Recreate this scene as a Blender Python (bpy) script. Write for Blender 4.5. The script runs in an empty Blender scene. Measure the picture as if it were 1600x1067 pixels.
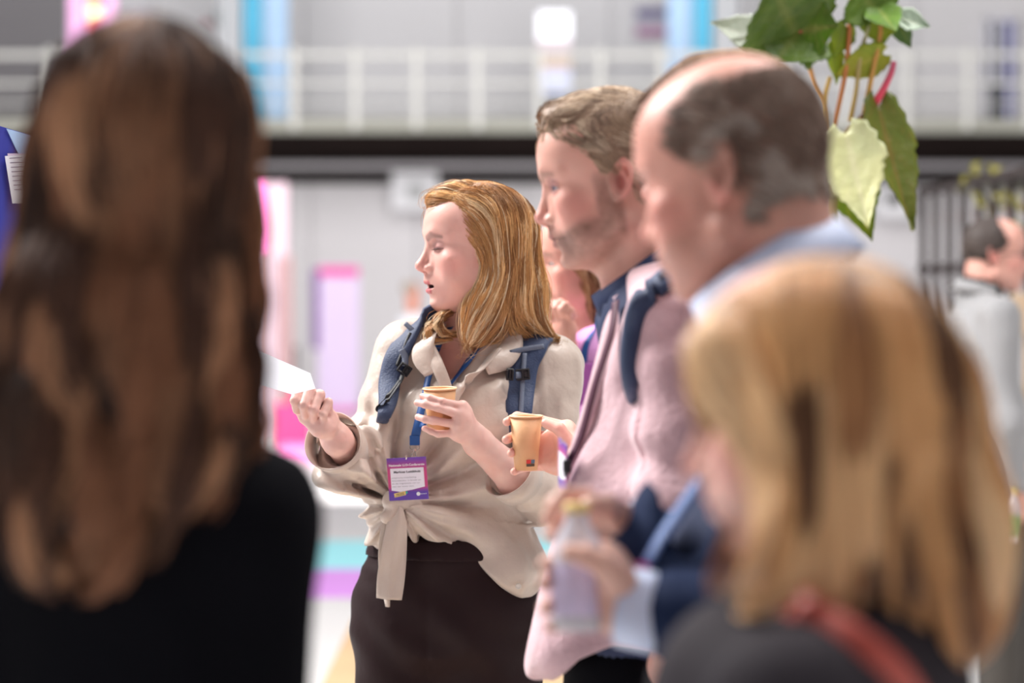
import bpy, math, random
import numpy as np
from mathutils import Vector, Matrix
random.seed(7)
RNG = np.random.default_rng(11)
SC = bpy.context.scene
COL = SC.collection
# ------------------------------------------------------------------ camera, world, lights, exposure
FPX = 3778.0
CAM = np.array([0.0, 0.0, 1.55])
PITCH = math.atan(77.5 / FPX)
cam_d = bpy.data.cameras.new('camera'); cam = bpy.data.objects.new('camera', cam_d); COL.objects.link(cam)
cam.location = CAM; cam.rotation_euler = (math.pi / 2 - PITCH, 0, 0)
cam_d.sensor_width = 36.0; cam_d.lens = FPX * 36.0 / 1600.0
cam_d.clip_start = 0.1; cam_d.clip_end = 200
cam_d.dof.use_dof = True; cam_d.dof.focus_distance = 4.20; cam_d.dof.aperture_fstop = 2.3
SC.camera = cam
SC.view_settings.view_transform = 'Standard'; SC.view_settings.look = 'None'
SC.view_settings.exposure = 0.0; SC.view_settings.gamma = 1.0
SC.view_settings.use_curve_mapping = False
w = bpy.data.worlds.new('hall_light'); SC.world = w; w.use_nodes = True
bg = w.node_tree.nodes['Background']; bg.inputs[0].default_value = (1.0, 0.955, 0.985, 1); bg.inputs[1].default_value = 0.345

def area(name, loc, target, size, power, color=(1, 1, 1), size_y=None):
    d = bpy.data.lights.new(name, 'AREA'); d.energy = power; d.color = color
    d.shape = 'RECTANGLE'; d.size = size; d.size_y = size_y or size
    o = bpy.data.objects.new(name, d); COL.objects.link(o); o.location = loc
    o.rotation_euler = (Vector(target) - Vector(loc)).to_track_quat('-Z', 'Y').to_euler()
    return o
area('skylight_key', (-4.5, 6.2, 6.5), (0.2, 3.8, 1.3), 2.6, 1180, (1.0, 0.975, 0.95))
area('skylight_top', (2.5, 4.5, 7.5), (0.3, 3.4, 1.4), 3.5, 520, (1.0, 0.97, 0.94))
area('fill_mid', (1.0, 14.5, 8.5), (-.5, 12.5, 0.0), 9, 300, (1.0, .98, .99))  # added fill light that brightens the mid-hall floor
area('fill_far', (-1.0, 19.0, 6.5), (0.0, 35.0, 3.2), 13, 2750, (1.0, 0.975, 0.975))  # added fill light that lifts the back wall and gallery

# ------------------------------------------------------------------ pixel helpers
def ray(px, py):
    x = (px - 800.0) / FPX; up = (533.5 - py) / FPX
    d = np.array([x, math.cos(PITCH) + up * math.sin(PITCH), -math.sin(PITCH) + up * math.cos(PITCH)])
    return d
def P(px, py, y):
    d = ray(px, py); return CAM + d * (y / d[1])
def V(*a): return np.array(a, float)

# ------------------------------------------------------------------ object helpers
def link(o, parent=None):
    COL.objects.link(o)
    if parent is not None:
        o.parent = parent
        o.matrix_parent_inverse = parent.matrix_basis.inverted()
    return o
def thing(name, label, cat, loc=(0, 0, 0), group=None):
    o = bpy.data.objects.new(name, None); COL.objects.link(o); o.location = loc; o.empty_display_size = 0.1
    o['label'] = label; o['category'] = cat
    if group: o['group'] = group
    return o
def tag(o, label=None, cat=None, group=None, kind=None):
    if label: o['label'] = label
    if cat: o['category'] = cat
    if group: o['group'] = group
    if kind: o['kind'] = kind
    return o
def meshdata(name, verts, faces, mat=None, smooth=True, col=None, uv=None):
    """faces: (n,k) int array or a list of such arrays"""
    me = bpy.data.meshes.new(name)
    if isinstance(faces, np.ndarray): faces = [faces]
    faces = [np.asarray(f, np.int32) for f in faces if len(f)]
    verts = np.asarray(verts, np.float32)
    me.vertices.add(len(verts)); me.vertices.foreach_set('co', verts.ravel())
    lv = np.concatenate([f.ravel() for f in faces])
    tot = np.concatenate([np.full(len(f), f.shape[1], np.int32) for f in faces])
    st = np.concatenate([[0], np.cumsum(tot)[:-1]]).astype(np.int32)
    me.loops.add(len(lv)); me.loops.foreach_set('vertex_index', lv)
    me.polygons.add(len(tot)); me.polygons.foreach_set('loop_start', st)
    me.polygons.foreach_set('use_smooth', np.full(len(tot), smooth, bool))
    me.update(calc_edges=True)
    if col is not None:
        a = me.attributes.new('Col', 'FLOAT_COLOR', 'POINT')
        c = np.ones((len(verts), 4), np.float32); c[:, :3] = col
        a.data.foreach_set('color', c.ravel())
    if mat: me.materials.append(mat)
    return me
def obj(name, me, parent=None):
    return link(bpy.data.objects.new(name, me), parent)
class MB:
    """collects shapes into one mesh"""
    def __init__(s): s.v = []; s.f = {}; s.n = 0; s.c = []
    def add(s, v, f, col=None):
        v = np.asarray(v, float)
        fl = [f] if isinstance(f, np.ndarray) else ([np.asarray(q) for q in f])
        for q in fl:
            if q.ndim == 1: q = q[None]
            s.f.setdefault(q.shape[1], []).append(q + s.n)
        s.v.append(v); s.n += len(v)
        c = np.ones((len(v), 3)) if col is None else np.broadcast_to(np.asarray(col, float), (len(v), 3))
        s.c.append(c); return s
    def box(s, c, size, rz=0.0, bev=0.0, col=None, R=None):
        v, f = box_vf(size, bev)
        if R is not None: v = v @ np.asarray(R).T
        if rz:
            ca, sa = math.cos(rz), math.sin(rz); v = v @ np.array([[ca, sa, 0], [-sa, ca, 0], [0, 0, 1]])
        return s.add(v + np.asarray(c, float), f, col)
    def tube(s, pts, r, n=8, col=None, cap=True):
        v, f = tube_vf(pts, r, n, cap); return s.add(v, f, col)
    def lathe(s, prof, n=24, M=None, col=None):
        v, f = lathe_vf(prof, n)
        if M is not None: v = v @ M[:3, :3].T + M[:3, 3]
        return s.add(v, f, col)
    def data(s, name, mat, smooth=False):
        fs = [np.concatenate(q) for q in s.f.values()]
        return meshdata(name, np.concatenate(s.v), fs, mat, smooth, np.concatenate(s.c))
    def build(s, name, mat, parent=None, smooth=False):
        return obj(name, s.data(name, mat, smooth), parent)
def box_vf(size, bev=0.0):
    sx, sy, sz = [q / 2 for q in size]
    if bev <= 0:
        v = np.array([[x, y, z] for x in (-sx, sx) for y in (-sy, sy) for z in (-sz, sz)])
        f = np.array([[0, 1, 3, 2], [4, 6, 7, 5], [0, 4, 5, 1], [2, 3, 7, 6], [0, 2, 6, 4], [1, 5, 7, 3]])
        return v, f
    b = min(bev, sx * .9, sy * .9, sz * .9); v = []; idx = {}
    for i, x in enumerate((-1, 1)):
        for j, y in enumerate((-1, 1)):
            for k, z in enumerate((-1, 1)):
                for a in range(3):
                    q = [x * (sx - b), y * (sy - b), z * (sz - b)]
                    q[a] = (x * sx, y * sy, z * sz)[a]
                    idx[(i, j, k, a)] = len(v); v.append(q)
    v = np.array(v); quads = []; tris = []
    for a in range(3):
        o1, o2 = [q for q in range(3) if q != a]
        for s_ in (0, 1):
            ring = []
            for (u, w_) in ((0, 0), (1, 0), (1, 1), (0, 1)):
                t = [0, 0, 0]; t[a] = s_; t[o1] = u; t[o2] = w_; ring.append(idx[(*t, a)])
            quads.append(ring)
    for a in range(3):
        o1, o2 = [q for q in range(3) if q != a]
        for u in (0, 1):
            for w_ in (0, 1):
                t0 = [0, 0, 0]; t0[o1] = u; t0[o2] = w_; t1 = list(t0); t1[a] = 1
                quads.append([idx[(*t0, o1)], idx[(*t1, o1)], idx[(*t1, o2)], idx[(*t0, o2)]])
    for i in (0, 1):
        for j in (0, 1):
            for k in (0, 1): tris.append([idx[(i, j, k, 0)], idx[(i, j, k, 1)], idx[(i, j, k, 2)]])
    def fix(F):
        out = []
        for q in F:
            p = v[q]; n = np.cross(p[1] - p[0], p[2] - p[0])
            out.append(q if np.dot(n, p.mean(0)) > 0 else q[::-1])
        return np.array(out)
    return v, [fix(quads), fix(tris)]
def catmull(pts, n):
    pts = np.asarray(pts, float)
    if len(pts) == 2: return pts[0] + (pts[1] - pts[0]) * np.linspace(0, 1, n)[:, None]
    q = np.vstack([2 * pts[0] - pts[1], pts, 2 * pts[-1] - pts[-2]])
    t = np.linspace(0, len(pts) - 1, n); i = np.minimum(t.astype(int), len(pts) - 2); u = (t - i)[:, None]
    a, b, c, d = q[i], q[i + 1], q[i + 2], q[i + 3]
    return .5 * ((2 * b) + (-a + c) * u + (2 * a - 5 * b + 4 * c - d) * u * u + (-a + 3 * b - 3 * c + d) * u ** 3)
def frames(pts, up=None):
    t = np.gradient(pts, axis=0); t /= np.linalg.norm(t, axis=1)[:, None] + 1e-12
    u = np.array([0, 0, 1.0]) if up is None else np.asarray(up, float)
    if abs(np.dot(u, t[0])) > .95: u = np.array([1.0, 0, 0])
    N = []; cur = u
    for k in range(len(pts)):
        cur = cur - np.dot(cur, t[k]) * t[k]; cur /= np.linalg.norm(cur) + 1e-12; N.append(cur)
    N = np.array(N); return t, N, np.cross(t, N)
def tube_vf(pts, r, n=8, cap=True):
    pts = np.asarray(pts, float); m = len(pts); r = np.broadcast_to(np.asarray(r, float), (m,))
    t, N, B = frames(pts); a = np.linspace(0, 2 * math.pi, n, endpoint=False)
    v = pts[:, None] + r[:, None, None] * (np.cos(a)[None, :, None] * N[:, None] + np.sin(a)[None, :, None] * B[:, None])
    v = v.reshape(-1, 3); i = np.arange(m - 1)[:, None] * n; j = np.arange(n)[None]; j2 = (j + 1) % n
    f = np.stack([i + j, i + j2, i + n + j2, i + n + j], -1).reshape(-1, 4)
    if not cap: return v, f
    return v, [f, np.arange(n)[::-1][None], (np.arange(n) + (m - 1) * n)[None]]
def lathe_vf(prof, n=24):
    prof = np.asarray(prof, float); m = len(prof); a = np.linspace(0, 2 * math.pi, n, endpoint=False)
    v = np.stack([prof[:, None, 0] * np.cos(a), prof[:, None, 0] * np.sin(a), np.repeat(prof[:, 1:2], n, 1)], -1).reshape(-1, 3)
    i = np.arange(m - 1)[:, None] * n; j = np.arange(n)[None]; j2 = (j + 1) % n
    f = np.stack([i + j, i + j2, i + n + j2, i + n + j], -1).reshape(-1, 4)
    return v, f
def ribbon_vf(pts, wid, wdir, th, n=24, bulge=0.0, nw=4, wave=None):
    """strap with real thickness: pts centre line, wid widths, wdir width directions (one or per control point)"""
    c = catmull(pts, n); k = len(pts)
    wv = catmull(np.broadcast_to(np.asarray(wid, float), (k,))[:, None] * np.ones((1, 3)), n)[:, :1]
    wd = np.asarray(wdir, float)
    wd = np.repeat(wd[None], n, 0) if wd.ndim == 1 else catmull(wd, n)
    t = np.gradient(c, axis=0); t /= np.linalg.norm(t, axis=1)[:, None] + 1e-12
    wd = wd - (wd * t).sum(1)[:, None] * t; wd /= np.linalg.norm(wd, axis=1)[:, None] + 1e-12
    nn = np.cross(t, wd); u = np.linspace(-1, 1, nw + 1)
    top = []; bot = []
    for q in u:
        h = th / 2 + bulge * (1 - q * q)
        off = 0 if wave is None else wave(np.linspace(0, 1, n), q)[:, None] * nn
        top.append(c + wd * wv / 2 * q + nn * h + off); bot.append(c + wd * wv / 2 * q - nn * h + off)
    ring = np.stack(top + bot[::-1], 1); m = ring.shape[1]; v = ring.reshape(-1, 3)
    i = np.arange(n - 1)[:, None] * m; j = np.arange(m)[None]; j2 = (j + 1) % m
    f = np.stack([i + j, i + j2, i + m + j2, i + m + j], -1).reshape(-1, 4)
    e = []
    for a in range(nw):
        e.append([a, a + 1, m - 2 - a, m - 1 - a][::1])
    e = np.array(e); return v, [f, e[:, ::-1], e + (n - 1) * m]
# ------------------------------------------------------------------ signed distance toolkit
def smin(a, b, k): h = np.clip(.5 + .5 * (b - a) / k, 0, 1); return b + (a - b) * h - k * h * (1 - h)
def smax(a, b, k): return -smin(-a, -b, k)
def sph(p, c, r): return np.sqrt(((p - np.asarray(c, np.float32)) ** 2).sum(1)) - r
def ell(p, c, r, R=None):
    q = p - np.asarray(c, np.float32)
    if R is not None: q = q @ np.asarray(R, np.float32)
    r = np.asarray(r, np.float32)
    k0 = np.sqrt(((q / r) ** 2).sum(1)); k1 = np.sqrt(((q / (r * r)) ** 2).sum(1))
    return k0 * (k0 - 1) / (k1 + 1e-9)
def cap(p, a, b, r1, r2=None, flat=None):
    r2 = r1 if r2 is None else r2
    a = np.asarray(a, np.float32); b = np.asarray(b, np.float32); ba = b - a; pa = p - a
    h = np.clip((pa @ ba) / (ba @ ba), 0, 1)
    q = pa - h[:, None] * ba
    return np.sqrt((q * q).sum(1)) - (r1 + (r2 - r1) * h)
def capf(p, a, b, r1, r2, wdir, k):
    """flattened capsule: stretched by k along wdir (k>1: wider there)"""
    wd = np.asarray(wdir, np.float32); wd = wd / np.linalg.norm(wd)
    M = lambda q: q - np.outer(q @ wd, wd) * (1 - 1 / k)
    return cap(M(p), M(np.asarray(a, np.float32)[None])[0], M(np.asarray(b, np.float32)[None])[0], r1, r2)
def poly(p, pts, rs, k=.004):
    d = cap(p, pts[0], pts[1], rs[0], rs[1])
    for i in range(1, len(pts) - 1): d = smin(d, cap(p, pts[i], pts[i + 1], rs[i], rs[i + 1]), k)
    return d
def boxs(p, c, b, R=None, r=0.0):
    q = p - np.asarray(c, np.float32)
    if R is not None: q = q @ np.asarray(R, np.float32)
    q = np.abs(q) - (np.asarray(b, np.float32) - r)
    return np.sqrt((np.maximum(q, 0) ** 2).sum(1)) + np.minimum(q.max(1), 0) - r
def hsh(i, j, k):
    n = (i * 374761393 + j * 668265263 + k * 1274126177) & 0xFFFFFFFF
    n = ((n ^ (n >> 13)) * 1103515245) & 0xFFFFFFFF
    return ((n ^ (n >> 16)) & 0xFFFF).astype(np.float32) / 32767.5 - 1
def noise(p):
    p = np.asarray(p, np.float32); i = np.floor(p).astype(np.int64); f = p - i; f = f * f * (3 - 2 * f)
    x, y, z = i[:, 0], i[:, 1], i[:, 2]; u, v, w_ = f[:, 0], f[:, 1], f[:, 2]
    def L(a, b, t): return a + (b - a) * t
    return L(L(L(hsh(x, y, z), hsh(x + 1, y, z), u), L(hsh(x, y + 1, z), hsh(x + 1, y + 1, z), u), v),
             L(L(hsh(x, y, z + 1), hsh(x + 1, y, z + 1), u), L(hsh(x, y + 1, z + 1), hsh(x + 1, y + 1, z + 1), u), v), w_)
def mesh_sdf(f, lo, hi, h, B=8, slack=1.5):
    lo = np.asarray(lo, float); hi = np.asarray(hi, float)
    nb = np.ceil((hi - lo) / (h * B)).astype(int); nb = np.maximum(nb, 1)
    g = [lo[a] + (np.arange(nb[a]) + .5) * h * B for a in range(3)]
    C = np.stack(np.meshgrid(*g, indexing='ij'), -1).reshape(-1, 3).astype(np.float32)
    fc = np.concatenate([f(C[i:i + 400000]) for i in range(0, len(C), 400000)]).reshape(nb)
    n = nb * B + 1
    F = np.empty(n, np.float32)
    rep = fc.repeat(B, 0).repeat(B, 1).repeat(B, 2)
    F[:-1, :-1, :-1] = rep; F[-1] = 1; F[:, -1] = 1; F[:, :, -1] = 1
    act = np.argwhere(np.abs(fc) < h * B * .87 * slack + .002)
    o = np.stack(np.meshgrid(*[np.arange(B + 1)] * 3, indexing='ij'), -1).reshape(-1, 3)
    for s in range(0, len(act), 500):
        a = act[s:s + 500]; ii = (a[:, None] * B + o[None]).reshape(-1, 3)
        val = f((lo + ii * h).astype(np.float32)); F[ii[:, 0], ii[:, 1], ii[:, 2]] = val
    I = F < 0
    c = [I[a:n[0] - 1 + a, b:n[1] - 1 + b, d:n[2] - 1 + d] for a in (0, 1) for b in (0, 1) for d in (0, 1)]
    any_ = c[0].copy(); all_ = c[0].copy()
    for q in c[1:]: any_ |= q; all_ &= q
    cells = np.argwhere(any_ & ~all_); ids = np.full(any_.shape, -1, np.int32); ids[tuple(cells.T)] = np.arange(len(cells))
    corn = np.array([[a, b, d] for a in (0, 1) for b in (0, 1) for d in (0, 1)])
    val = np.stack([F[tuple((cells + q).T)] for q in corn], 1)
    acc = np.zeros((len(cells), 3)); cnt = np.zeros(len(cells))
    for i in range(8):
        for j in range(i + 1, 8):
            if np.abs(corn[i] - corn[j]).sum() != 1: continue
            m = (val[:, i] < 0) != (val[:, j] < 0); t = val[m, i] / (val[m, i] - val[m, j])
            acc[m] += corn[i] + t[:, None] * (corn[j] - corn[i]); cnt[m] += 1
    verts = lo + (cells + acc / cnt[:, None]) * h
    quads = []
    for ax in range(3):
        s0 = [slice(0, -1)] * 3; s1 = [slice(0, -1)] * 3
        s0[ax] = slice(0, n[ax] - 1); s1[ax] = slice(1, n[ax])
        e = I[tuple(s0)] != I[tuple(s1)]
        E = np.argwhere(e); o1, o2 = (ax + 1) % 3, (ax + 2) % 3
        E = E[(E[:, o1] > 0) & (E[:, o2] > 0)]
        if not len(E): continue
        fl = I[tuple(E.T)]
        q = []
        for (a, b) in ((-1, -1), (0, -1), (0, 0), (-1, 0)):
            x = E.copy(); x[:, o1] += a; x[:, o2] += b; q.append(ids[tuple(x.T)])
        q = np.stack(q, 1); q[~fl] = q[~fl][:, ::-1]; q = q[(q >= 0).all(1)]; quads.append(q)
    return verts, np.concatenate(quads)
def grad(f, p, e=.0015):
    g = np.stack([f(p + d) - f(p - d) for d in (np.eye(3) * e).astype(np.float32)], 1)
    return g / (np.linalg.norm(g, axis=1)[:, None] + 1e-9)
def hit(f, px, py, y0, y1=99, off=0.0):
    """the point of surface f behind a pixel"""
    d = ray(px, py); d = d / np.linalg.norm(d); t = y0 / d[1]
    for _ in range(80):
        v = float(f((CAM + d * t)[None].astype(np.float32))[0]) - off
        if v < .0004: break
        t += v * .8
        if d[1] * t > y1: return P(px, py, y1)
    return CAM + d * t
# ------------------------------------------------------------------ procedural materials
def mat(name, color=(.8, .8, .8), rough=.6, metal=0.0, var=.06, vscale=8.0, bump=0.0, bscale=60.0, attr=False,
        sheen=0.0, spec=.5, sss=0.0, emit=0.0, trans=0.0, alpha=1.0, weave=0.0, wscale=900.0, aniso=0.0, coat=0.0, stretch=(1, 1, 1)):
    m = bpy.data.materials.new(name); m.use_nodes = True; nt = m.node_tree; N = nt.nodes; L = nt.links
    b = N['Principled BSDF']
    tc = N.new('ShaderNodeTexCoord'); mp = N.new('ShaderNodeMapping'); mp.inputs['Scale'].default_value = stretch
    L.new(tc.outputs['Object'], mp.inputs[0])
    nz = N.new('ShaderNodeTexNoise'); nz.inputs['Scale'].default_value = vscale; nz.inputs['Detail'].default_value = 4
    L.new(mp.outputs[0], nz.inputs['Vector'])
    rm = N.new('ShaderNodeMapRange'); rm.inputs[3].default_value = 1 - var * 1.6; rm.inputs[4].default_value = 1 + var * 1.6
    L.new(nz.outputs[0], rm.inputs[0])
    mx = N.new('ShaderNodeMix'); mx.data_type = 'RGBA'; mx.blend_type = 'MULTIPLY'; mx.inputs[0].default_value = 1
    if attr:
        at = N.new('ShaderNodeAttribute'); at.attribute_name = 'Col'; L.new(at.outputs['Color'], mx.inputs[6])
    else: mx.inputs[6].default_value = (*color, 1)
    L.new(rm.outputs[0], mx.inputs[7]); L.new(mx.outputs[2], b.inputs['Base Color'])
    b.inputs['Roughness'].default_value = rough; b.inputs['Metallic'].default_value = metal
    b.inputs['Specular IOR Level'].default_value = spec
    b.inputs['Sheen Weight'].default_value = sheen
    b.inputs['Anisotropic'].default_value = aniso; b.inputs['Coat Weight'].default_value = coat
    if sss:
        b.inputs['Subsurface Weight'].default_value = sss; b.inputs['Subsurface Radius'].default_value = (1.0, .35, .2)
        b.inputs['Subsurface Scale'].default_value = .006
    if trans: b.inputs['Transmission Weight'].default_value = trans
    if alpha < 1: b.inputs['Alpha'].default_value = alpha
    if emit:
        L.new(mx.outputs[2], b.inputs['Emission Color']); b.inputs['Emission Strength'].default_value = emit
    h = None
    if bump:
        n2 = N.new('ShaderNodeTexNoise'); n2.inputs['Scale'].default_value = bscale; n2.inputs['Detail'].default_value = 5
        L.new(mp.outputs[0], n2.inputs['Vector'])
        bp = N.new('ShaderNodeBump'); bp.inputs['Strength'].default_value = bump; bp.inputs['Distance'].default_value = .01
        L.new(n2.outputs[0], bp.inputs['Height']); h = bp
    if weave:
        n3 = N.new('ShaderNodeTexWave'); n3.inputs['Scale'].default_value = wscale / 6; n3.bands_direction = 'DIAGONAL'
        n3.inputs['Distortion'].default_value = 2; L.new(tc.outputs['Object'], n3.inputs['Vector'])
        b2 = N.new('ShaderNodeBump'); b2.inputs['Strength'].default_value = weave; b2.inputs['Distance'].default_value = .001
        L.new(n3.outputs[0], b2.inputs['Height'])
        if h: L.new(h.outputs[0], b2.inputs['Normal'])
        h = b2
    if h: L.new(h.outputs[0], b.inputs['Normal'])
    return m
M = {}
M['skin'] = mat('skin', attr=True, rough=.47, sss=.12, var=.04, vscale=45, bump=.05, bscale=420, spec=.42)
M['eye'] = mat('eye', attr=True, rough=.08, var=0, coat=.6)
M['hair'] = mat('hair', attr=True, rough=.36, var=.05, vscale=60, spec=.55)
M['hair_matte'] = mat('hair_matte', attr=True, rough=.55, var=.05, vscale=60, spec=.3)
M['blouse'] = mat('blouse_satin', (.60, .495, .425), rough=.37, var=.04, vscale=14, bump=.32, bscale=34, sheen=.25, spec=.45, weave=.05)
M['trousers'] = mat('dark_brown_trousers', (.022, .011, .012), rough=.6, var=.1, bump=.25, bscale=18, spec=.12)
M['strap'] = mat('navy_nylon', (.027, .047, .115), rough=.6, var=.12, bump=.25, bscale=300, sheen=.12)
M['grey_web'] = mat('grey_webbing', (.13, .155, .22), rough=.6, var=.1, bump=.2, bscale=400)
M['black_web'] = mat('black_webbing', (.012, .012, .016), rough=.5, var=.1, weave=.3)
M['black_plastic'] = mat('black_plastic', (.010, .010, .013), rough=.3, var=.1)
M['lanyard'] = mat('blue_lanyard', (.010, .075, .28), rough=.5, var=.08, bump=.1, bscale=400)
M['metal'] = mat('chrome', (.75, .72, .70), rough=.22, metal=1, var=.05)
M['cup'] = mat('kraft_cup', (.68, .375, .185), rough=.6, var=.05, vscale=30, bump=.04, bscale=200)
M['cup_in'] = mat('cup_rim', (.86, .60, .36), rough=.5, var=.03)
M['paper'] = mat('white_card', (.86, .88, .95), rough=.5, var=.015)
M['print'] = mat('printed_card', attr=True, rough=.35, var=.0)
M['ink'] = mat('ink', attr=True, rough=.5, var=.02)
M['pink_blazer'] = mat('dusty_pink_blazer', (.66, .43, .47), rough=.8, var=.07, vscale=40, bump=.3, bscale=90, sheen=.3)
M['navy'] = mat('navy_wool', (.014, .026, .072), rough=.8, var=.12, bump=.2, bscale=50, spec=.12)
M['navy_shirt'] = mat('navy_shirt', (.008, .020, .075), rough=.75, var=.1, bump=.1, bscale=50)
M['black_cloth'] = mat('black_cloth', (.0035, .0035, .0055), rough=.9, var=.15, bump=.2, bscale=30, spec=.08)
M['charcoal'] = mat('charcoal_jacket', (.030, .025, .031), rough=.8, var=.12, bump=.2, bscale=40, spec=.15)
M['blue_shirt'] = mat('pale_blue_shirt', (.62, .70, .92), rough=.6, var=.05, bump=.1, bscale=50)
M['magenta_shirt'] = mat('orchid_shirt', (.68, .30, .62), rough=.6, var=.06, bump=.25, bscale=24)
M['grey_jacket'] = mat('grey_jacket', (.29, .29, .30), rough=.8, var=.05, bump=.3, bscale=14, sheen=.2)
M['olive'] = mat('olive_trousers', (.060, .052, .045), rough=.8, var=.1, bump=.2, bscale=14)
M['red_strap'] = mat('brick_red_strap', (.42, .060, .040), rough=.5, var=.08)
M['shoe'] = mat('black_shoe', (.01, .01, .01), rough=.35, var=.1)
M['white_shoe'] = mat('white_shoe', (.7, .7, .7), rough=.5, var=.1)
M['tooth'] = mat('tooth', (.75, .70, .62), rough=.3, var=.02)
M['button'] = mat('shell_button', (.72, .66, .60), rough=.25, var=.1, vscale=200)
# ------------------------------------------------------------------ the hall
YD = 34.0                                   # front of the gallery
W = lambda x, y, d=0.0: P(x, y, YD + d)
def zW(py, d=0.0): return W(700, py, d)[2]
def xW(px, d=0.0): return W(px, 600, d)[0]
def struct(o): o['kind'] = 'structure'; return o
def span(mb, x0, x1, y0, y1, d0, d1, bev=0.0, col=None):
    """box from pixel edges at the gallery front, between depths d0 and d1 (metres behind it)"""
    a, b = W(x0, y1, d0), W(x1, y0, d0)
    mb.box(((a[0] + b[0]) / 2, YD + (d0 + d1) / 2, (a[2] + b[2]) / 2), (abs(b[0] - a[0]), abs(d1 - d0), abs(b[2] - a[2])), 0, bev, col)
m_floor = mat('hall_floor', (.73, .72, .71), rough=.45, var=.04, vscale=.8, spec=.4)
m_wall = mat('hall_wall', (.68, .67, .68), rough=.8, var=.03, vscale=.5)
m_wall_lo = mat('hall_wall_low', (.68, .66, .67), rough=.8, var=.03, vscale=.5)
m_wall_shade = mat('hall_wall_shade', (.22, .21, .22), rough=.85, var=.05, vscale=.5)  # shade on the left upper wall, put into the panel colour
m_rail = mat('cream_rail', (.66, .66, .62), rough=.5)
m_fascia = mat('fascia', (.34, .34, .29), rough=.7, var=.08, vscale=1)
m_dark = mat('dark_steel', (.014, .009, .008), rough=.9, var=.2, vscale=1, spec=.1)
m_duct = mat('galvanised_duct', (.55, .53, .55), rough=.6)
mb = MB(); mb.box((0, 17, -.05), (44, 52, .1)); fl = struct(mb.build('floor', m_floor))
# upper wall behind the gallery and lower wall under it, both of panels
mb = MB(); mb.box((0, 38.2, 6), (44, .2, 12)); wb = struct(mb.build('wall_back', m_wall))
me_p = MB().box((0, 0, 0), (2.36, .06, 4.0), 0, .02).data('panel', m_wall)
for i in range(17):
    o = bpy.data.objects.new('panel', me_p); COL.objects.link(o); o.parent = wb; o.location = (-19.2 + 2.4 * i + .35, 38.06, 5.6)
me_g = MB().box((0, 0, 0), (2.36, .05, 4.0), 0, .02).data('panel_shade', m_wall_shade)
for i in range(4):
    o = bpy.data.objects.new('panel', me_g); COL.objects.link(o); o.parent = wb; o.location = (xW(108, 3.9) - 1.2 - 2.4 * i, 37.99, 5.6); o['label'] = 'wall panel coloured dark grey for shade'
me_l = MB().box((0, 0, 0), (1.56, .06, 3.4), 0, .02).data('panel_low', m_wall_lo)
mb = MB(); mb.box((0, 36.3, 1.75), (44, .2, 3.5)); wl_ = struct(mb.build('wall_lower', m_wall_lo))
for i in range(26):
    o = bpy.data.objects.new('panel', me_l); COL.objects.link(o); o.parent = wl_; o.location = (-20 + 1.6 * i + .2, 36.17, 1.72)
# gallery
GA = thing('gallery', 'raised steel gallery with cream railing running along the back wall', 'gallery', (0, YD, 0))
mb = MB(); mb.box((0, YD + 2.1, zW(197)), (44, 4.0, .16)); mb.build('deck', m_fascia, GA)
mb = MB(); mb.box((0, YD, zW(196)), (44, .10, .20)); mb.build('fascia', m_fascia, GA)
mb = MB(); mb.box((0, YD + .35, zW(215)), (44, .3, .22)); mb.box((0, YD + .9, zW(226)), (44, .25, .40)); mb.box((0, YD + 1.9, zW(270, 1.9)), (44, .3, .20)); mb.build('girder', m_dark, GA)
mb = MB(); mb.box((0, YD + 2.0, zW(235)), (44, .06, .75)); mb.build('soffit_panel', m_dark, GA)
mb = MB(); mb.box((0, YD, zW(86)), (44, .06, .085), 0, .02); mb.build('top_rail', m_rail, GA)
mb = MB(); mb.box((0, YD, zW(131)), (44, .04, .055), 0, .01); mb.build('middle_rail', m_rail, GA)
mb = MB(); mb.box((0, YD, zW(161)), (44, .03, .035), 0, .01); mb.build('lower_rail', m_rail, GA)
me_post = MB().box((0, 0, 0), (.095, .08, 1.14), 0, .015).data('post', m_rail)
for i in range(-10, 22):
    o = bpy.data.objects.new('post', me_post); COL.objects.link(o); o.parent = GA; o.matrix_parent_inverse = GA.matrix_basis.inverted(); o.location = (xW(461 + 95.3 * i), YD - .07, zW(139))
mb = MB(); mb.tube([(-22, YD + 1.2, zW(252, 1.2)), (22, YD + 1.2, zW(252, 1.2))], .115, 12)
tag(mb.build('ventilation_duct', m_duct, None, True), 'long grey duct under the gallery', 'duct')
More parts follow.
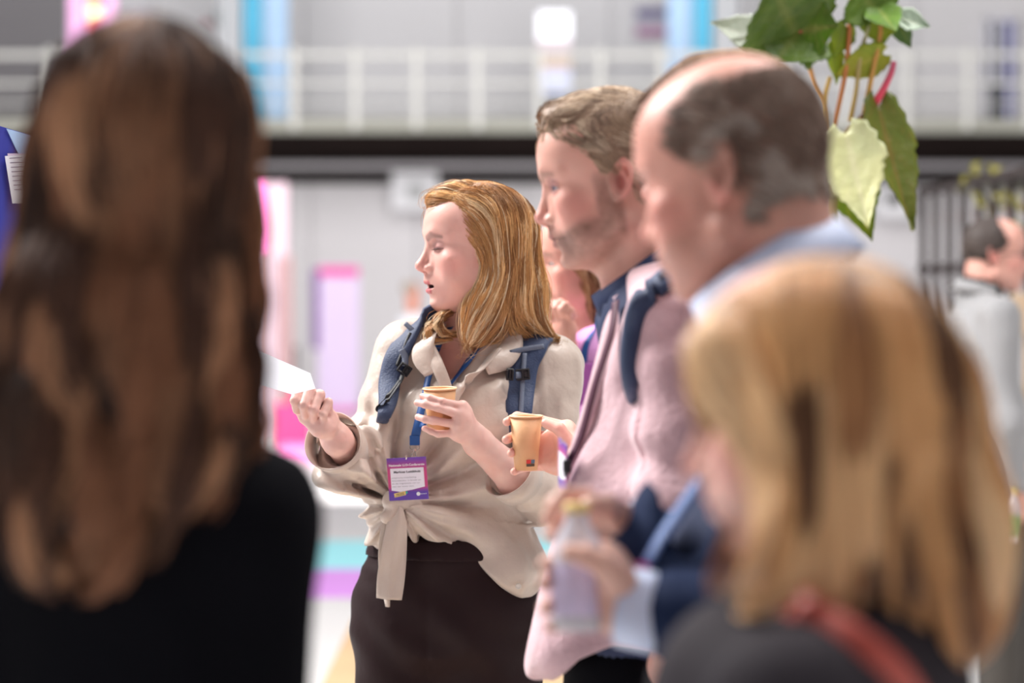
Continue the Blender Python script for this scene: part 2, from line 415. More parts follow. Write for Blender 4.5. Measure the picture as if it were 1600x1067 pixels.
for px in (360, 1133):
    c = thing('column', 'pale steel column on the %s side of the hall' % ('left' if px < 800 else 'right'), 'column', (xW(px), YD - .4, 0))
    mb = MB(); x = xW(px, -.4); top = 7.5
    mb.box((x, YD - .4, top / 2), (.10, .24, top)); mb.box((x - .12, YD - .4, top / 2), (.03, .28, top)); mb.box((x + .12, YD - .4, top / 2), (.03, .28, top)); mb.build('shaft', mat('column_paint', (.58, .60, .62), rough=.6), c)
    mb = MB(); mb.box((x, YD - .4, .03), (.40, .40, .06)); mb.build('base_plate', m_dark, c)
    # glowing fabric lights beside it
    s_ = 1 if px < 800 else -1
    for (a, b, colr, e, nm) in ((20, 52, (.09, .42, .62), .30, 'cyan'), (54, 92, (.38, .55, .76), .22, 'pale blue')):
        lb = thing('light_curtain', 'glowing %s fabric strip beside the %s column' % (nm, 'left' if px < 800 else 'right'), 'light', (xW(px + s_ * (a + b) / 2, .9), YD + .9, zW(197) + .085))
        mb = MB(); x0, x1 = sorted((xW(px + s_ * a, .9), xW(px + s_ * b, .9)))
        mb.box(((x0 + x1) / 2, YD + .9, zW(197) + .135 + 2.4), (x1 - x0 - .02, .12, 4.8), 0, .03); mb.build('fabric', mat('glow_' + nm.replace(' ', '_'), colr, emit=e, rough=.7, var=.12, vscale=1.2), lb)
        mb = MB(); mb.box(((x0 + x1) / 2, YD + .9, zW(197) + .11), (x1 - x0 - .02, .2, .05)); mb.build('foot', m_dark, lb)
def flat_thing(name, label, cat, parts, x0, x1, y0, y1, d, foot=None, group=None):
    """a framed or standing panel; parts: (name, x0, x1, y0, y1, material, proud)"""
    a = W(x0, y1, d); t = thing(name, label, cat, ((a[0] + W(x1, y1, d)[0]) / 2, YD + d, a[2]), group)
    for (nm, u0, u1, v0, v1, m, pr) in parts:
        mb = MB(); span(mb, u0, u1, v0, v1, d - pr, d + .03, .01); mb.build(nm, m, t)
    return t
mk = lambda n, c, e=0, r=.6, v=.03: mat(n, c, rough=r, emit=e, var=v, vscale=3)
w1 = mk('white_panel', (.78, .78, .80)); w2 = mk('grey_face', (.42, .43, .43))
flat_thing('air_heater', 'white wall heater box with a grey grille under the gallery', 'heater', [('housing', 612, 684, 268, 328, w1, .5), ('grille', 636, 664, 288, 312, w2, .52)], 612, 684, 268, 328, 2.1)
flat_thing('air_heater', 'white wall heater box with a dark opening, behind the plant leaves', 'heater', [('housing', 1370, 1424, 288, 340, w1, .5), ('grille', 1386, 1408, 302, 320, m_dark, .52)], 1370, 1424, 288, 340, 2.1)
mb = MB(); 
flat_thing('screen', 'tall lit display with a white top on the gallery behind the railing', 'screen', [('frame', 838, 894, 16, 192, w2, .04), ('white_field', 840, 892, 18, 62, mk('screen_white', (.9, .9, .95), .9), .06), ('pink_field', 840, 892, 62, 90, mk('screen_pink', (.62, .52, .56), .25), .06),
           ('beige_field', 840, 892, 90, 108, mk('screen_beige', (.66, .50, .40), .2), .06), ('blue_field', 840, 892, 108, 146, mk('screen_blue', (.62, .66, .85), .4), .06), ('dark_mark', 857, 876, 146, 180, mk('screen_dark', (.14, .14, .18)), .06)], 838, 894, 16, 192, 1.2)
flat_thing('sign', 'small sign with a dark purple band above a pink one, on the back wall', 'sign', [('board', 992, 1046, 10, 60, mk('sign_board', (.55, .55, .60)), .02), ('purple_band', 994, 1044, 14, 27, mk('sign_purple', (.07, .045, .20)), .04), ('pink_band', 994, 1044, 42, 56, mk('sign_pink', (.42, .17, .33)), .04)], 992, 1046, 10, 60, 3.98)
t = flat_thing('banner', 'pink banner with a red and yellow flame shape hanging above the gallery', 'banner', [('cloth', 107, 181, -60, 90, mk('banner_pink', (.50, .25, .44), .05), .03)], 107, 181, -60, 90, -8)
def blob(parent, name, pts, d, m, th=.02):
    q = np.array([W(a, b, d) for a, b in pts]); n = len(q); v = np.vstack([q, q + V(0, th, 0)]); k = np.arange(n)
    return obj(name, meshdata(name, v, [k[None], (k[::-1] + n)[None], np.stack([k, (k + 1) % n, (k + 1) % n + n, k + n], 1)[:, ::-1]], m, False), parent)
blob(t, 'red_shape', [(132, -10), (162, -14), (160, 40), (156, 62), (150, 70), (140, 48), (134, 25)], -8.05, mk('flame_red', (.55, .03, .06), .08))
blob(t, 'yellow_shape', [(134, 10), (144, -4), (160, 14), (162, 32), (152, 46), (140, 36)], -8.08, mk('flame_yellow', (.85, .52, .30), .15))
flat_thing('poster', 'plain white poster on the wall beside the pink banner', 'poster', [('sheet', 190, 236, 12, 78, mk('poster_white', (.60, .60, .68)), .02)], 190, 236, 12, 78, 3.98)
t = thing('wall_ornament', 'small red and green object fixed high on the wall', 'ornament', tuple(W(338, 30, 3.6))); mb = MB(); mb.box(W(323, 38, 3.95), (.13, .1, .13), 0, .04); mb.build('red_part', mk('ornament_red', (.35, .03, .06)), t); mb = MB(); mb.box(W(343, 28, 3.95), (.11, .1, .26), 0, .03); mb.build('green_part', mk('ornament_green', (.02, .10, .07)), t)
for (nm, x0, x1, y0, y1, d) in (('window_1', 1540, 1592, 28, 192, 3.98), ('window_2', 1508, 1606, 240, 300, 2.1)):
    up = nm == 'window_1'; fr = mk(nm + '_frame', (.70, .70, .78) if up else (.30, .30, .22)); e = bpy.data.objects.new(nm, None); COL.objects.link(e); struct(e); e.location = tuple(W((x0 + x1) / 2, y1, d))
    b = 5 if up else 7
    mb = MB(); span(mb, x0, x0 + b, y0, y1, d - .12, d); span(mb, x1 - b, x1, y0, y1, d - .12, d); span(mb, x0, x1, y0, y0 + b, d - .12, d); span(mb, x0, x1, y1 - b, y1, d - .12, d)
    mb.build('window_frame', fr, e)
    mb = MB(); span(mb, x0 + b, x1 - b, y0 + b, y1 - b, d - .05, d); mb.build('pane', mat(nm + '_glass', (.05, .055, .07), rough=.15), e)
    if up:
        mb = MB(); span(mb, 1552, 1562, 34, 130, d - .09, d - .04); mb.build('blind', fr, e); mb = MB(); span(mb, 1572, 1582, 34, 186, d - .09, d - .04); mb.build('blind', mk('pale_violet', (.45, .45, .72), .1), e)
# roll-up banner
t = thing('rollup_banner', 'lavender roll-up banner with a magenta header and purple edge', 'banner', (xW(524, -3), YD - 3, 0))
def spanw(nm, x0, x1, y0, y1, d, m, th=.03, par=None):
    mb = MB(); span(mb, x0, x1, y0, y1, d, d + th); return mb.build(nm, m, par)
spanw('sheet', 497, 561, 415, 648, -3, mk('lavender', (.60, .49, .68)), .03, t); spanw('header', 499, 560, 417, 431, -3.03, mk('magenta', (.62, .03, .27), .1), .03, t)
spanw('edge', 487, 499, 420, 545, -3.02, mk('purple_edge', (.16, .08, .24)), .03, t); spanw('foot', 497, 561, 638, 651, -3.1, mk('magenta_foot', (.60, .10, .36)), .3, t)
# pink stand seen past the brunette's hair
t = thing('exhibition_stand', 'pale pink stand wall with brown uprights behind the brunette', 'stand', (xW(425, -8), YD - 8, 0))
m_pp = mk('pale_pink', (.50, .37, .42)); m_br = mk('brown_upright', (.38, .20, .18)); m_mg = mk('magenta_block', (.56, .02, .12), .05)
g8 = P(440, 0, 26)
def sp2(nm, x0, x1, y0, y1, y, m, th=.05, par=None, ground=False):
    a, b = P(x0, y1, y), P(x1, y0, y); z0 = 0.0 if ground else a[2]
    mb = MB(); mb.box(((a[0] + b[0]) / 2, y + th / 2, (z0 + b[2]) / 2), (b[0] - a[0], th, b[2] - z0), 0, .005); return mb.build(nm, m, par)
sp2('stand_wall', 330, 449, 285, 0, 26, m_pp, .08, t, True)
for px in (437, 452): sp2('upright', px - 3, px + 3, 400, 0, 25.9, m_br, .06, t, True)
t = thing('light_tube', 'hot pink glowing tube standing at the edge of the pink stand', 'light', (P(404, 0, 20)[0], 20, 0)); sp2('tube', 395, 411, 285, 395, 20, mk('hot_pink', (.85, .18, .48), .15), .08, t); sp2('stem', 401, 405, 395, 0, 20.02, m_br, .03, t, True); sp2('base', 385, 421, 744, 0, 19.9, m_br, .3, t, True)
t = thing('bench', 'crimson bench block with a hot pink seat on the floor by the stand', 'bench', (P(455, 0, 22)[0], 22, 0)); sp2('back', 425, 484, 632, 712, 22.2, m_mg, .15, t); sp2('side_panel', 452, 466, 600, 690, 22.4, mk('deep_crimson', (.40, .01, .08)), .05, t); sp2('seat', 430, 494, 700, 0, 21.5, mk('seat_pink', (.74, .20, .45)), .7, t, True)
t = thing('tripod_bin', 'small dark floor stand beside the lavender banner', 'stand', (P(462, 0, 25)[0], 25, 0)); sp2('pole', 459, 465, 540, 0, 25, m_dark, .05, t, True); sp2('base', 450, 474, 682, 0, 24.9, m_dark, .25, t, True)
# floor stripes and timber edge
def floor_quad(name, y0, y1, x0, x1, z, m):
    mb = MB(); mb.box(((x0 + x1) / 2, (y0 + y1) / 2, z / 2), (x1 - x0, y1 - y0, z)); return mb.build(name, m)
def gy(py):
    d = ray(600, py); return CAM[2] / -d[2] * d[1]
tag(floor_quad('floor_stripe', gy(889), gy(845), -3.2, 1.2, .004, mk('cyan_vinyl', (.34, .80, .86), .12)), 'cyan stripe laid across the pale floor', 'floor marking')
tag(floor_quad('floor_stripe', gy(934), gy(890), -3.2, 1.2, .004, mk('violet_vinyl', (.66, .28, .76), .12)), 'violet stripe laid across the pale floor', 'floor marking')
tf = thing('timber_floor', 'pale plywood floor strip of planks starting in front of the violet stripe', 'floor', (P(540, 1000, 10)[0] + .5, 9, 0))
def gp(px, py): d = ray(px, py); t_ = -CAM[2] / d[2]; return (CAM + d * t_)[:2]
a, b = gp(566, 938), gp(500, 1075); dd = (b - a) / np.linalg.norm(b - a); nn_ = V(-dd[1], dd[0])
if nn_[0] < 0: nn_ = -nn_
m_tim = [mk('plywood_%d' % i, c, 0, .6, .08) for i, c in enumerate(((.66, .45, .25), (.60, .40, .22)))]
ang = math.atan2(dd[1], dd[0])
for r_ in range(6):
    for k in range(4):
        c = a + dd * (1.75 + 2.0 * k - (.5 if r_ % 2 else 0)) + nn_ * (.10 + .2 * r_)
        mb = MB(); mb.box((c[0], c[1], .006), (1.985, .19, .012), ang, .002); mb.build('plank', m_tim[(r_ + k) % 2], tf)
# slatted screen on the right
sl = thing('slat_screen', 'dark brown slatted screen with climbing plant behind the man in grey', 'screen', (P(1500, 0, 11)[0], 11, 0))
A0, A1 = P(1441, 300, 12.0), P(1640, 253, 9.6); A0[2] = A1[2] = 2.06
dv = (A1 - A0)[:2]; L_ = np.linalg.norm(dv); an_ = math.atan2(dv[1], dv[0]); m_sl = mat('dark_timber', (.028, .018, .015), rough=.6, var=.2, vscale=8)
me_s = MB().box((0, 0, 0), (.040, .030, 2.02), 0, .004).data('slat', m_sl)
for i in range(9):
    t_ = .01 + i / 8 * .98; o = bpy.data.objects.new('slat', me_s); link(o, sl); o.location = tuple(A0 + (A1 - A0) * t_ - V(0, 0, 1.02)); o.rotation_euler = (0, 0, an_)
for z in (2.045, 1.66, .25):
    mb = MB(); c = (A0 + A1) / 2; mb.box((c[0], c[1], z), (L_, .05, .045), an_, .004); mb.build('rail', m_sl, sl)
for (dz) in (1.90,):
    for i in range(8):
        t_ = .07 + i / 8 * .98; c = A0 + (A1 - A0) * t_; mb = MB(); mb.box((c[0] + .03, c[1] + .02, 1.90), (.045, .02, .05), an_, .004, (.35, .14, .08)); mb.build('copper_plate', M['print'], sl)
# leaves
M['leaf'] = mat('leaf', attr=True, rough=.45, var=.12, vscale=16, bump=.25, bscale=50, spec=.45)
def leaf_vf(base, tip, width, nrm, lobes=3, cup=.15, droop=.0, teeth=.05, shape='heart', th=.0012, nu=24, nw=6, twist=0.0):
    base = np.asarray(base, float); tip = np.asarray(tip, float); ax = tip - base; L = np.linalg.norm(ax); ax /= L
    n = np.asarray(nrm, float); n = n - np.dot(n, ax) * ax; n /= np.linalg.norm(n); sd = np.cross(ax, n)
    u = np.linspace(0, 1, nu)
    if shape == 'heart': wd = np.interp(u, [0, .04, .15, .30, .45, .60, .80, 1], [.25, .62, .92, 1.0, .88, .66, .30, .0])
    else: wd = np.interp(u, [0, .1, .3, .5, .8, 1], [.0, .45, .95, 1, .5, 0])
    wd = wd * (1 + teeth * np.sin(u * 60) + teeth * .8 * np.sin(u * 23 + 1))
    v = []; w_ = np.linspace(-1, 1, 2 * nw + 1)
    for i, t in enumerate(u):
        tw = twist * t; s2 = sd * math.cos(tw) + n * math.sin(tw); n2 = n * math.cos(tw) - sd * math.sin(tw)
        for q in w_:
            back = -.12 * L * (abs(q) ** 2) * max(0, 1 - t * 5) if shape == 'heart' else 0
            v.append(base + ax * (L * t + back) + s2 * (q * wd[i] * width / 2) + n2 * (cup * width * .5 * abs(q) ** 1.3 - droop * L * t * t + .005 * width * math.sin(t * 22 + abs(q) * 9)))
    v = np.array(v); m = 2 * nw + 1; i = (np.arange(nu - 1)[:, None] * m + np.arange(m - 1)[None]).reshape(-1, 1); f = np.concatenate([i, i + 1, i + m + 1, i + m], 1)
    vv = np.vstack([v, v - n * th]); N0 = len(v)
    ring = list(range(m)) + [k * m + m - 1 for k in range(1, nu)] + [(nu - 1) * m + k for k in range(m - 2, -1, -1)] + [k * m for k in range(nu - 2, 0, -1)]
    r = np.array(ring); r2 = np.roll(r, -1)
    uu = np.tile(np.repeat(u, m), 2); ww = np.tile(np.tile(w_, nu), 2)
    return vv, [np.concatenate([f, f[:, ::-1] + N0, np.stack([r, r + N0, r2 + N0, r2], 1)])], uu, ww
def leaf_obj(parent, base, tip, width, nrm, c1, c2, vein, name='leaf', **k):
    v, f, u, w_ = leaf_vf(base, tip, width, nrm, **k); m = (noise(v * 30) * .5 + .5)[:, None]
    c = np.asarray(c1) * m + np.asarray(c2) * (1 - m)
    vn = np.maximum(np.exp(-(w_ / .05) ** 2), .5 * np.exp(-((np.abs((u * 7 - np.abs(w_) * 1.6) % 1.0 - .5)) / .10) ** 2))[:, None]
    c = c * (1 - vn * .7) + np.asarray(vein) * vn * .7
    return obj(name, meshdata(name, v, f, M['leaf'], True, c), parent)
YP = 5.4
T = lambda x, y, d=0.0: P(x, y, YP + d)
PL = thing('potted_plant', 'tall leafy plant with red and yellow stalks and large lobed leaves behind the balding man', 'plant', (T(1300, 0)[0], YP, 0))
mb = MB(); lathe_at_ = lambda prof: [(r, z) for r, z in prof]
v, f = lathe_vf([(0, 0), (.15, 0), (.19, .38), (.20, .40), (.185, .40), (.17, .36), (0, .36)], 28); obj('pot', meshdata('pot', v + V(T(1300, 0)[0], YP, 0), f, mat('dark_pot', (.05, .05, .05), rough=.5)), PL)
def stalk(pts, r0, r1, c0, c1):
    p = catmull(pts, 18); v, f = tube_vf(p, np.linspace(r0, r1, 18), 8); t_ = np.repeat(np.linspace(0, 1, 18), 8)[:, None]
    return obj('stalk', meshdata('stalk', v, f, M['leaf'], True, np.asarray(c0) * (1 - t_) + np.asarray(c1) * t_), PL)
Ye, Re, Or = (.62, .40, .10), (.60, .06, .06), (.62, .25, .08)
hub = T(1305, 235)
stalk([V(T(1300, 0)[0], YP, .34), V(T(1300, 0)[0] + .03, YP, 1.0), T(1300, 400), hub], .016, .011, (.25, .22, .06), (.30, .26, .07))
stalk([hub, T(1330, 200), T(1352, 180), T(1372, 158)], .009, .007, (.28, .24, .07), (.40, .12, .06))
stalk([T(1289, 260), T(1288, 170), T(1272, 130), T(1255, 60)], .0055, .0050, Ye, Or)
stalk([T(1255, 60), T(1246, 40), T(1236, 22), T(1228, 0)], .006, .003, (.55, .10, .08), (.20, .22, .03))
stalk([T(1284, 250), T(1288, 160), T(1297, 120)], .0055, .005, Ye, Ye)
stalk([T(1302, 205), T(1318, 130), T(1325, 80), T(1330, 0), T(1331, -25)], .0055, .005, Or, (.62, .18, .08))
stalk([T(1328, 190), T(1338, 140), T(1345, 84), T(1358, 40)], .0058, .004, Ye, (.45, .45, .25))
stalk([T(1350, 178), T(1362, 120), T(1376, 50), T(1371, 20)], .006, .005, Ye, Or)
stalk([T(1368, 160), T(1380, 140), T(1392, 115), T(1397, 96)], .009, .006, (.80, .06, .10), (.55, .12, .20))
G1, G2, GV = (.10, .18, .010), (.055, .115, .006), (.19, .23, .04)
leaf_obj(PL, T(1243, 55), T(1200, -40, -.1), .25, V(-.1, -1, .25), G1, G2, GV, cup=.12)
leaf_obj(PL, T(1246, 50), T(1208, 104, -.05), .20, V(-.2, -1, .3), G1, G2, GV, cup=.10)
leaf_obj(PL, T(1250, 48), T(1312, 40, -.05), .19, V(.1, -1, .2), (.12, .25, .015), G2, (.30, .28, .08), cup=.10)
leaf_obj(PL, T(1196, 66, .15), T(1108, 36, .1), .105, V(.2, -1, .4), (.50, .54, .46), (.40, .45, .38), (.60, .62, .55), cup=.2)
leaf_obj(PL, T(1200, 95, .16), T(1140, 62, .1), .11, V(.0, -1, .4), (.50, .54, .46), (.44, .48, .40), (.60, .62, .55), cup=.15)
leaf_obj(PL, T(1370, 22), T(1336, -30), .16, V(0, -1, .3), G1, G2, GV); leaf_obj(PL, T(1372, 12), T(1402, 52, -.1), .085, V(0, -1, .3), (.08, .18, .01), G2, GV)
leaf_obj(PL, T(1372, 25), T(1378, 75), .085, V(-.2, -1, .2), (.22, .34, .01), (.30, .36, .02), GV)
leaf_obj(PL, T(1406, 28), T(1452, 44), .060, V(-.1, -1, .5), (.44, .55, .42), (.34, .46, .34), (.6, .66, .5), cup=.3); leaf_obj(PL, T(1404, 38), T(1424, 76), .045, V(-.4, -1, .1), (.05, .12, .02), (.10, .2, .05), GV)
leaf_obj(PL, T(1322, 40), T(1300, 90), .07, V(.6, -1, .1), (.28, .38, .01), G1, GV); leaf_obj(PL, T(1302, 70), T(1306, 132), .06, V(.8, -1, 0), (.20, .33, .01), (.36, .36, .02), GV)
leaf_obj(PL, T(1380, 84), T(1302, 120), .080, V(0, -1, -.3), (.34, .34, .008), (.20, .30, .008), (.45, .40, .05), cup=.05)
leaf_obj(PL, T(1322, 208, -.05), T(1358, 358, -.12), .155, V(-.35, -1, .1), (.56, .56, .27), (.50, .53, .28), (.62, .60, .36), cup=.10, teeth=.07)
leaf_obj(PL, T(1308, 232, .03), T(1362, 378, .0), .150, V(.1, -1, .1), (.15, .26, .01), (.24, .32, .01), (.55, .50, .04), cup=.12)
leaf_obj(PL, T(1372, 166), T(1424, 362, -.05), .135, V(.55, -1, .2), (.095, .13, .010), (.13, .15, .012), (.20, .12, .02), cup=.22, teeth=.07)
for i, (x, y, s_) in enumerate(((1312, 215, .03), (1345, 196, .025), (1330, 214, .03))): leaf_obj(PL, T(x, y), T(x + 30, y + 14), s_, V(0, -1, .5), (.10, .09, .03), (.07, .06, .02), GV)
# climbing leaves on the slats and the small fern
cl_ = thing('climbing_plant', 'climbing plant with yellow-green leaves on the dark slatted screen', 'plant', tuple(P(1560, 330, 10.9)))
rg = np.random.default_rng(3)
v, f = tube_vf(catmull([V(P(1570, 0, 11.2)[0], 11.2, 0), P(1560, 560, 11.1), P(1550, 350, 11), P(1520, 290, 11), P(1495, 300, 11)], 30), .012, 6); obj('stem', meshdata('stem', v, f, M['leaf'], True, np.tile(V(.10, .09, .04), (len(v), 1))), cl_)
spots = [(1552, 268), (1548, 258), (1520, 262), (1538, 320), (1545, 330), (1530, 310), (1565, 310), (1572, 300), (1595, 330), (1590, 345), (1596, 360), (1588, 318), (1598, 300), (1546, 350), (1562, 322), (1528, 272), (1510, 275), (1600, 380)]
for (x, y) in spots:
    a_ = rg.uniform(0, 6.28); p0 = P(x, y, 10.0 + (1600 - x) * .008); leaf_obj(cl_, p0, p0 + V(math.cos(a_), .1, math.sin(a_)) * .045, .030, V(rg.normal() * .4, -1, .5), (.34, .30, .06), (.20, .20, .03), (.4, .35, .1), nu=8, nw=2)
fe = thing('potted_fern', 'small green fern in a pot left of the slatted screen', 'plant', (P(1440, 0, 12.5)[0], 12.5, 0))
v, f = lathe_vf([(0, 0), (.16, 0), (.20, 1.26), (.21, 1.30), (.19, 1.30), (0, 1.26)], 20); obj('planter', meshdata('planter', v + V(P(1440, 0, 12.5)[0], 12.5, 0), f, mat('pale_planter', (.5, .5, .48), rough=.6)), fe)
for i in range(34):
    a_ = rg.uniform(0, 6.28); e_ = rg.uniform(.1, .9); p0 = V(P(1440, 0, 12.5)[0], 12.5, 1.30); d_ = V(math.cos(a_) * math.cos(e_), math.sin(a_) * math.cos(e_), math.sin(e_))
    leaf_obj(fe, p0, p0 + d_ * rg.uniform(.15, .26), .045, V(0, 0, 1) + .01 * d_, (.06, .15, .03), (.12, .22, .05), (.15, .2, .05), 'frond', nu=8, nw=2, shape='lance', droop=.3)
# board at the far left with pinned notes
YT = 4.35
bd = thing('display_board', 'dark blue and pale blue display board at the far left edge', 'board', (P(-120, 0, YT)[0], YT, 0))
b_ = [P(-330, 100, YT - .35), P(75, 219, YT), P(75, 900, YT), P(-330, 900, YT - .35)]; b_[2][2] = b_[3][2] = .9; b_[2][:2] = b_[1][:2]; b_[3][:2] = b_[0][:2]
def quad_solid(name, q, m, par, th=.012, off=0.0):
    q = np.array(q); n = np.cross(q[1] - q[0], q[3] - q[0]); n /= np.linalg.norm(n)
    if n[1] > 0: n = -n
    v = np.vstack([q + n * off, q + n * (off - th)]); N_ = len(q); k = np.arange(N_)
    return obj(name, meshdata(name, v, [k[None], (k[::-1] + N_)[None], np.stack([k, (k + 1) % N_, (k + 1) % N_ + N_, k + N_], 1)[:, ::-1]], m, False), par)
quad_solid('panel', b_, mk('board_blue', (.035, .045, .36)), bd)
def onb(px, py):
    n = np.cross(np.array(b_[1]) - b_[0], np.array(b_[3]) - b_[0]); d = ray(px, py); t_ = np.dot(n, b_[0] - CAM) / np.dot(n, d); return CAM + d * t_
quad_solid('pale_field', [onb(9, 201), onb(75, 220), onb(75, 300), onb(44, 275)], mk('board_pale', (.42, .60, .88)), bd, .002, .003)
for px in (-250, 60):
    g_ = onb(px, 300); mb = MB(); mb.box((g_[0], g_[1] + .02, .46), (.03, .03, .92), 0, .003); mb.box((g_[0], g_[1] + .02, .012), (.05, .4, .024), 0, .003); mb.build('leg', M['metal'], bd)
no = thing('paper_note', 'white printed note pinned to the blue display board', 'paper', tuple(onb(26, 300)))
nt_ = [onb(4, 244), onb(48, 241), onb(60, 318), onb(16, 318)]; quad_solid('sheet', nt_, M['paper'], no, .0006, .0075)
quad_solid('back_sheet', [onb(9, 240), onb(48, 240), onb(52, 262), onb(12, 262)], mk('pink_note', (.75, .62, .78)), no, .0006, .0060)
for k in range(8):
    y_ = 247 + k * 7; x_ = 11 + k * 1.1; quad_solid('text_line', [onb(x_, y_), onb(x_ + (30 if k % 3 else 20), y_ - 1), onb(x_ + (30 if k % 3 else 20), y_), onb(x_, y_ + 1.1)], mk('note_ink', (.22, .18, .30)), no, .0002, .0080)
# cardboard sign by the grey man
cb = thing('cardboard_sign', 'brown cardboard sign standing at the right edge beyond the man in grey', 'sign', (P(1600, 0, 9.6)[0], 9.6, 0))
sp2('board', 1580, 1640, 458, 522, 9.4, mk('cardboard', (.52, .38, .26)), .01, cb); sp2('post', 1604, 1612, 500, 0, 9.43, mk('wood_post', (.4, .28, .16)), .03, cb, True); sp2('base', 1585, 1632, 1040, 0, 9.35, mk('wood_base', (.35, .24, .14)), .2, cb, True)
sp2('shelf', 1585, 1650, 815, 832, 9.35, mk('wood_shelf', (.5, .30, .14)), .3, cb)
# ------------------------------------------------------------------ heads
class Head:
    """local frame: +x out of the face, +y to the person's left, +z up; origin between the ears"""
    def __init__(s, origin, yaw, pitch=0, roll=0, scale=1.0, **k):
        s.o = np.asarray(origin, float); s.s = scale
        # yaw: 0 looks to the picture's left (-X); positive turns the face towards the camera (-Y)
        cy, sy = math.cos(math.radians(yaw)), math.sin(math.radians(yaw))
        fwd = V(-cy, -sy, 0); left = V(sy, -cy, 0); up = V(0, 0, 1)
        cp, sp = math.cos(math.radians(pitch)), math.sin(math.radians(pitch))
        f2 = fwd * cp - up * sp; u2 = up * cp + fwd * sp
        cr, sr = math.cos(math.radians(roll)), math.sin(math.radians(roll))
        l2 = left * cr + u2 * sr; u3 = u2 * cr - left * sr
        s.R = np.stack([f2, l2, u3], 1)
        s.k = dict(jaw=1.0, nose=1.0, noseh=1.0, mouth=0.0, brow=1.0, lid=.5, fat=0.0, chin=0.0, male=False, cran=(1, 1, 1), lips=1.0)
        s.k.update(k)
    def loc(s, p): return ((np.asarray(p) - s.o) @ s.R / s.s).astype(np.float32)
    def wor(s, q): return s.o + (np.asarray(q, float) * s.s) @ s.R.T
    def sdf(s, p):
        k = s.k; q = s.loc(p); a = q.copy(); a[:, 1] = np.abs(a[:, 1])
        cx, cw, ch = k['cran']
        d = ell(q, (-.002, 0, .045), (.099 * cx, .076 * cw, .087 * ch))
        d = smin(d, ell(q, (.045, 0, .060), (.051, .060, .050)), .03)          # forehead
        d = smin(d, ell(q, (.036, 0, -.022), (.058 , .060 + k['fat'], .072)), .022)
        d = smin(d, cap(a, (.002, .052 * k['jaw'], -.050), (.068, .020, -.088), .017 + k['fat'] * .6, .013 + k['fat'] * .4), .025)
        d = smin(d, ell(q, (.045, 0, -.062), (.046, .044 * k['jaw'] + k['fat'], .036)), .02)
        d = smin(d, ell(q, (.081 + k['chin'], 0, -.090), (.014, .018, .0130)), .018)
        d = smin(d, ell(a, (.066, .042, -.012), (.020, .020 + k['fat'], .018)), .02)   # cheek
        if k['fat']: d = smin(d, ell(a, (.058, .042, -.042), (.022, .018 + k['fat'] * .5, .022)), .02)
        d = smin(d, ell(q, (.075, 0, -.050), (.027, .031, .030)), .016)
        d = smin(d, cap(q, (.0985, 0, -.036), (.0995, 0, -.048), .0055, .0060), .010)
        br = .0085 * k['brow']
        d = smin(d, poly(a, [(.092, .004, .034), (.088, .026, .041), (.070, .048, .036)], [br, br, br * .8], .006), .014)
        # eye sockets, eyeball, lids
        d = smax(d, -ell(a, (.103, .033, .016), (.018, .017, .0115)), .010)
        d = smax(d, -ell(a, (.0985, .0155, .012), (.008, .0050, .008)), .008)
        e = (.0755, .032, .014)
        d = smin(d, ell(a, e, (.0142, .0150, .0142)), .004)
        # nose
        nz = k['nose']; L = .1145 + .012 * (nz - 1) * 2
        tz = -.024 * k['noseh']
        d = smin(d, poly(q, [(.0875, 0, .034), (.0955 + .004 * (nz - 1), 0, .012), (L - .002, 0, tz + .003)], [.0062, .0066, .0082], .008), .009)
        d = smin(d, cap(a, (.086, .008, .008), (.090, .012, tz + .004), .0065, .0085), .009)
        d = smin(d, sph(q, (L, 0, tz - .001), .0092), .006)
        d = smin(d, ell(a, (L - .0125, .0125, tz - .006), (.0085, .0055, .0062)), .005)
        d = smin(d, cap(a, (L - .016, .0130, tz - .006), (.085, .0165, tz - .003), .0052, .0066), .006)
        d = smin(d, ell(q, (.101, 0, tz - .002), (.012, .0115, .0085)), .005)
        d = smin(d, cap(q, (L - .005, 0, tz - .008), (.0985, 0, -.036), .0042, .004), .005)
        d = smax(d, -ell(a, (L - .0070, .0058, tz - .0125), (.0050, .0024, .0036)), .002)
        # mouth
        mo = k['mouth'] * .5; lp = k['lips']
        d = smin(d, poly(a, [(.1012, .000, -.0520 + mo * .2), (.0985, .011, -.0525 + mo * .2), (.0865, .0245, -.0575)], [.0046 * lp, .0044 * lp, .0022], .004), .006)
        d = smin(d, poly(a, [(.0975, .000, -.0645 - mo), (.0950, .012, -.0640 - mo), (.0860, .0245, -.0580)], [.0054 * lp, .0050 * lp, .0022], .004), .006)
        d = smax(d, -ell(q, (.1010, 0, -.0770 - mo), (.006, .020, .0036)), .010)
        hh = .0011 + k['mouth'] * .42
        d = smax(d, -ell(q, (.096, 0, -.0580 - mo * .45), (.0150, .0245, hh)), .0020)
        # lids opening
        lid = k['lid']; ze = e[2] - .0035 + .0030 * lid
        w_ = (a[:, 1] - .0325) / .0145; A = (.0006 + .0048 * lid) * np.clip(1 - w_ * w_, 0, 1)
        cut = np.maximum(np.abs(q[:, 2] - (ze + .0012 * (1 - w_ * w_))) - A, np.abs(w_) * .0145 - .0145)
        cut = np.maximum(cut, e[0] + .005 - q[:, 0]); cut = np.maximum(cut, sph(a, e, .0200))
        if lid > .02: d = smax(d, -cut, .0014)
        # crease over the lid
        d = smax(d, -poly(a, [(.0900, .020, .0215), (.0905, .033, .0245), (.0825, .046, .0205)], [.0009] * 3, .002), .003)
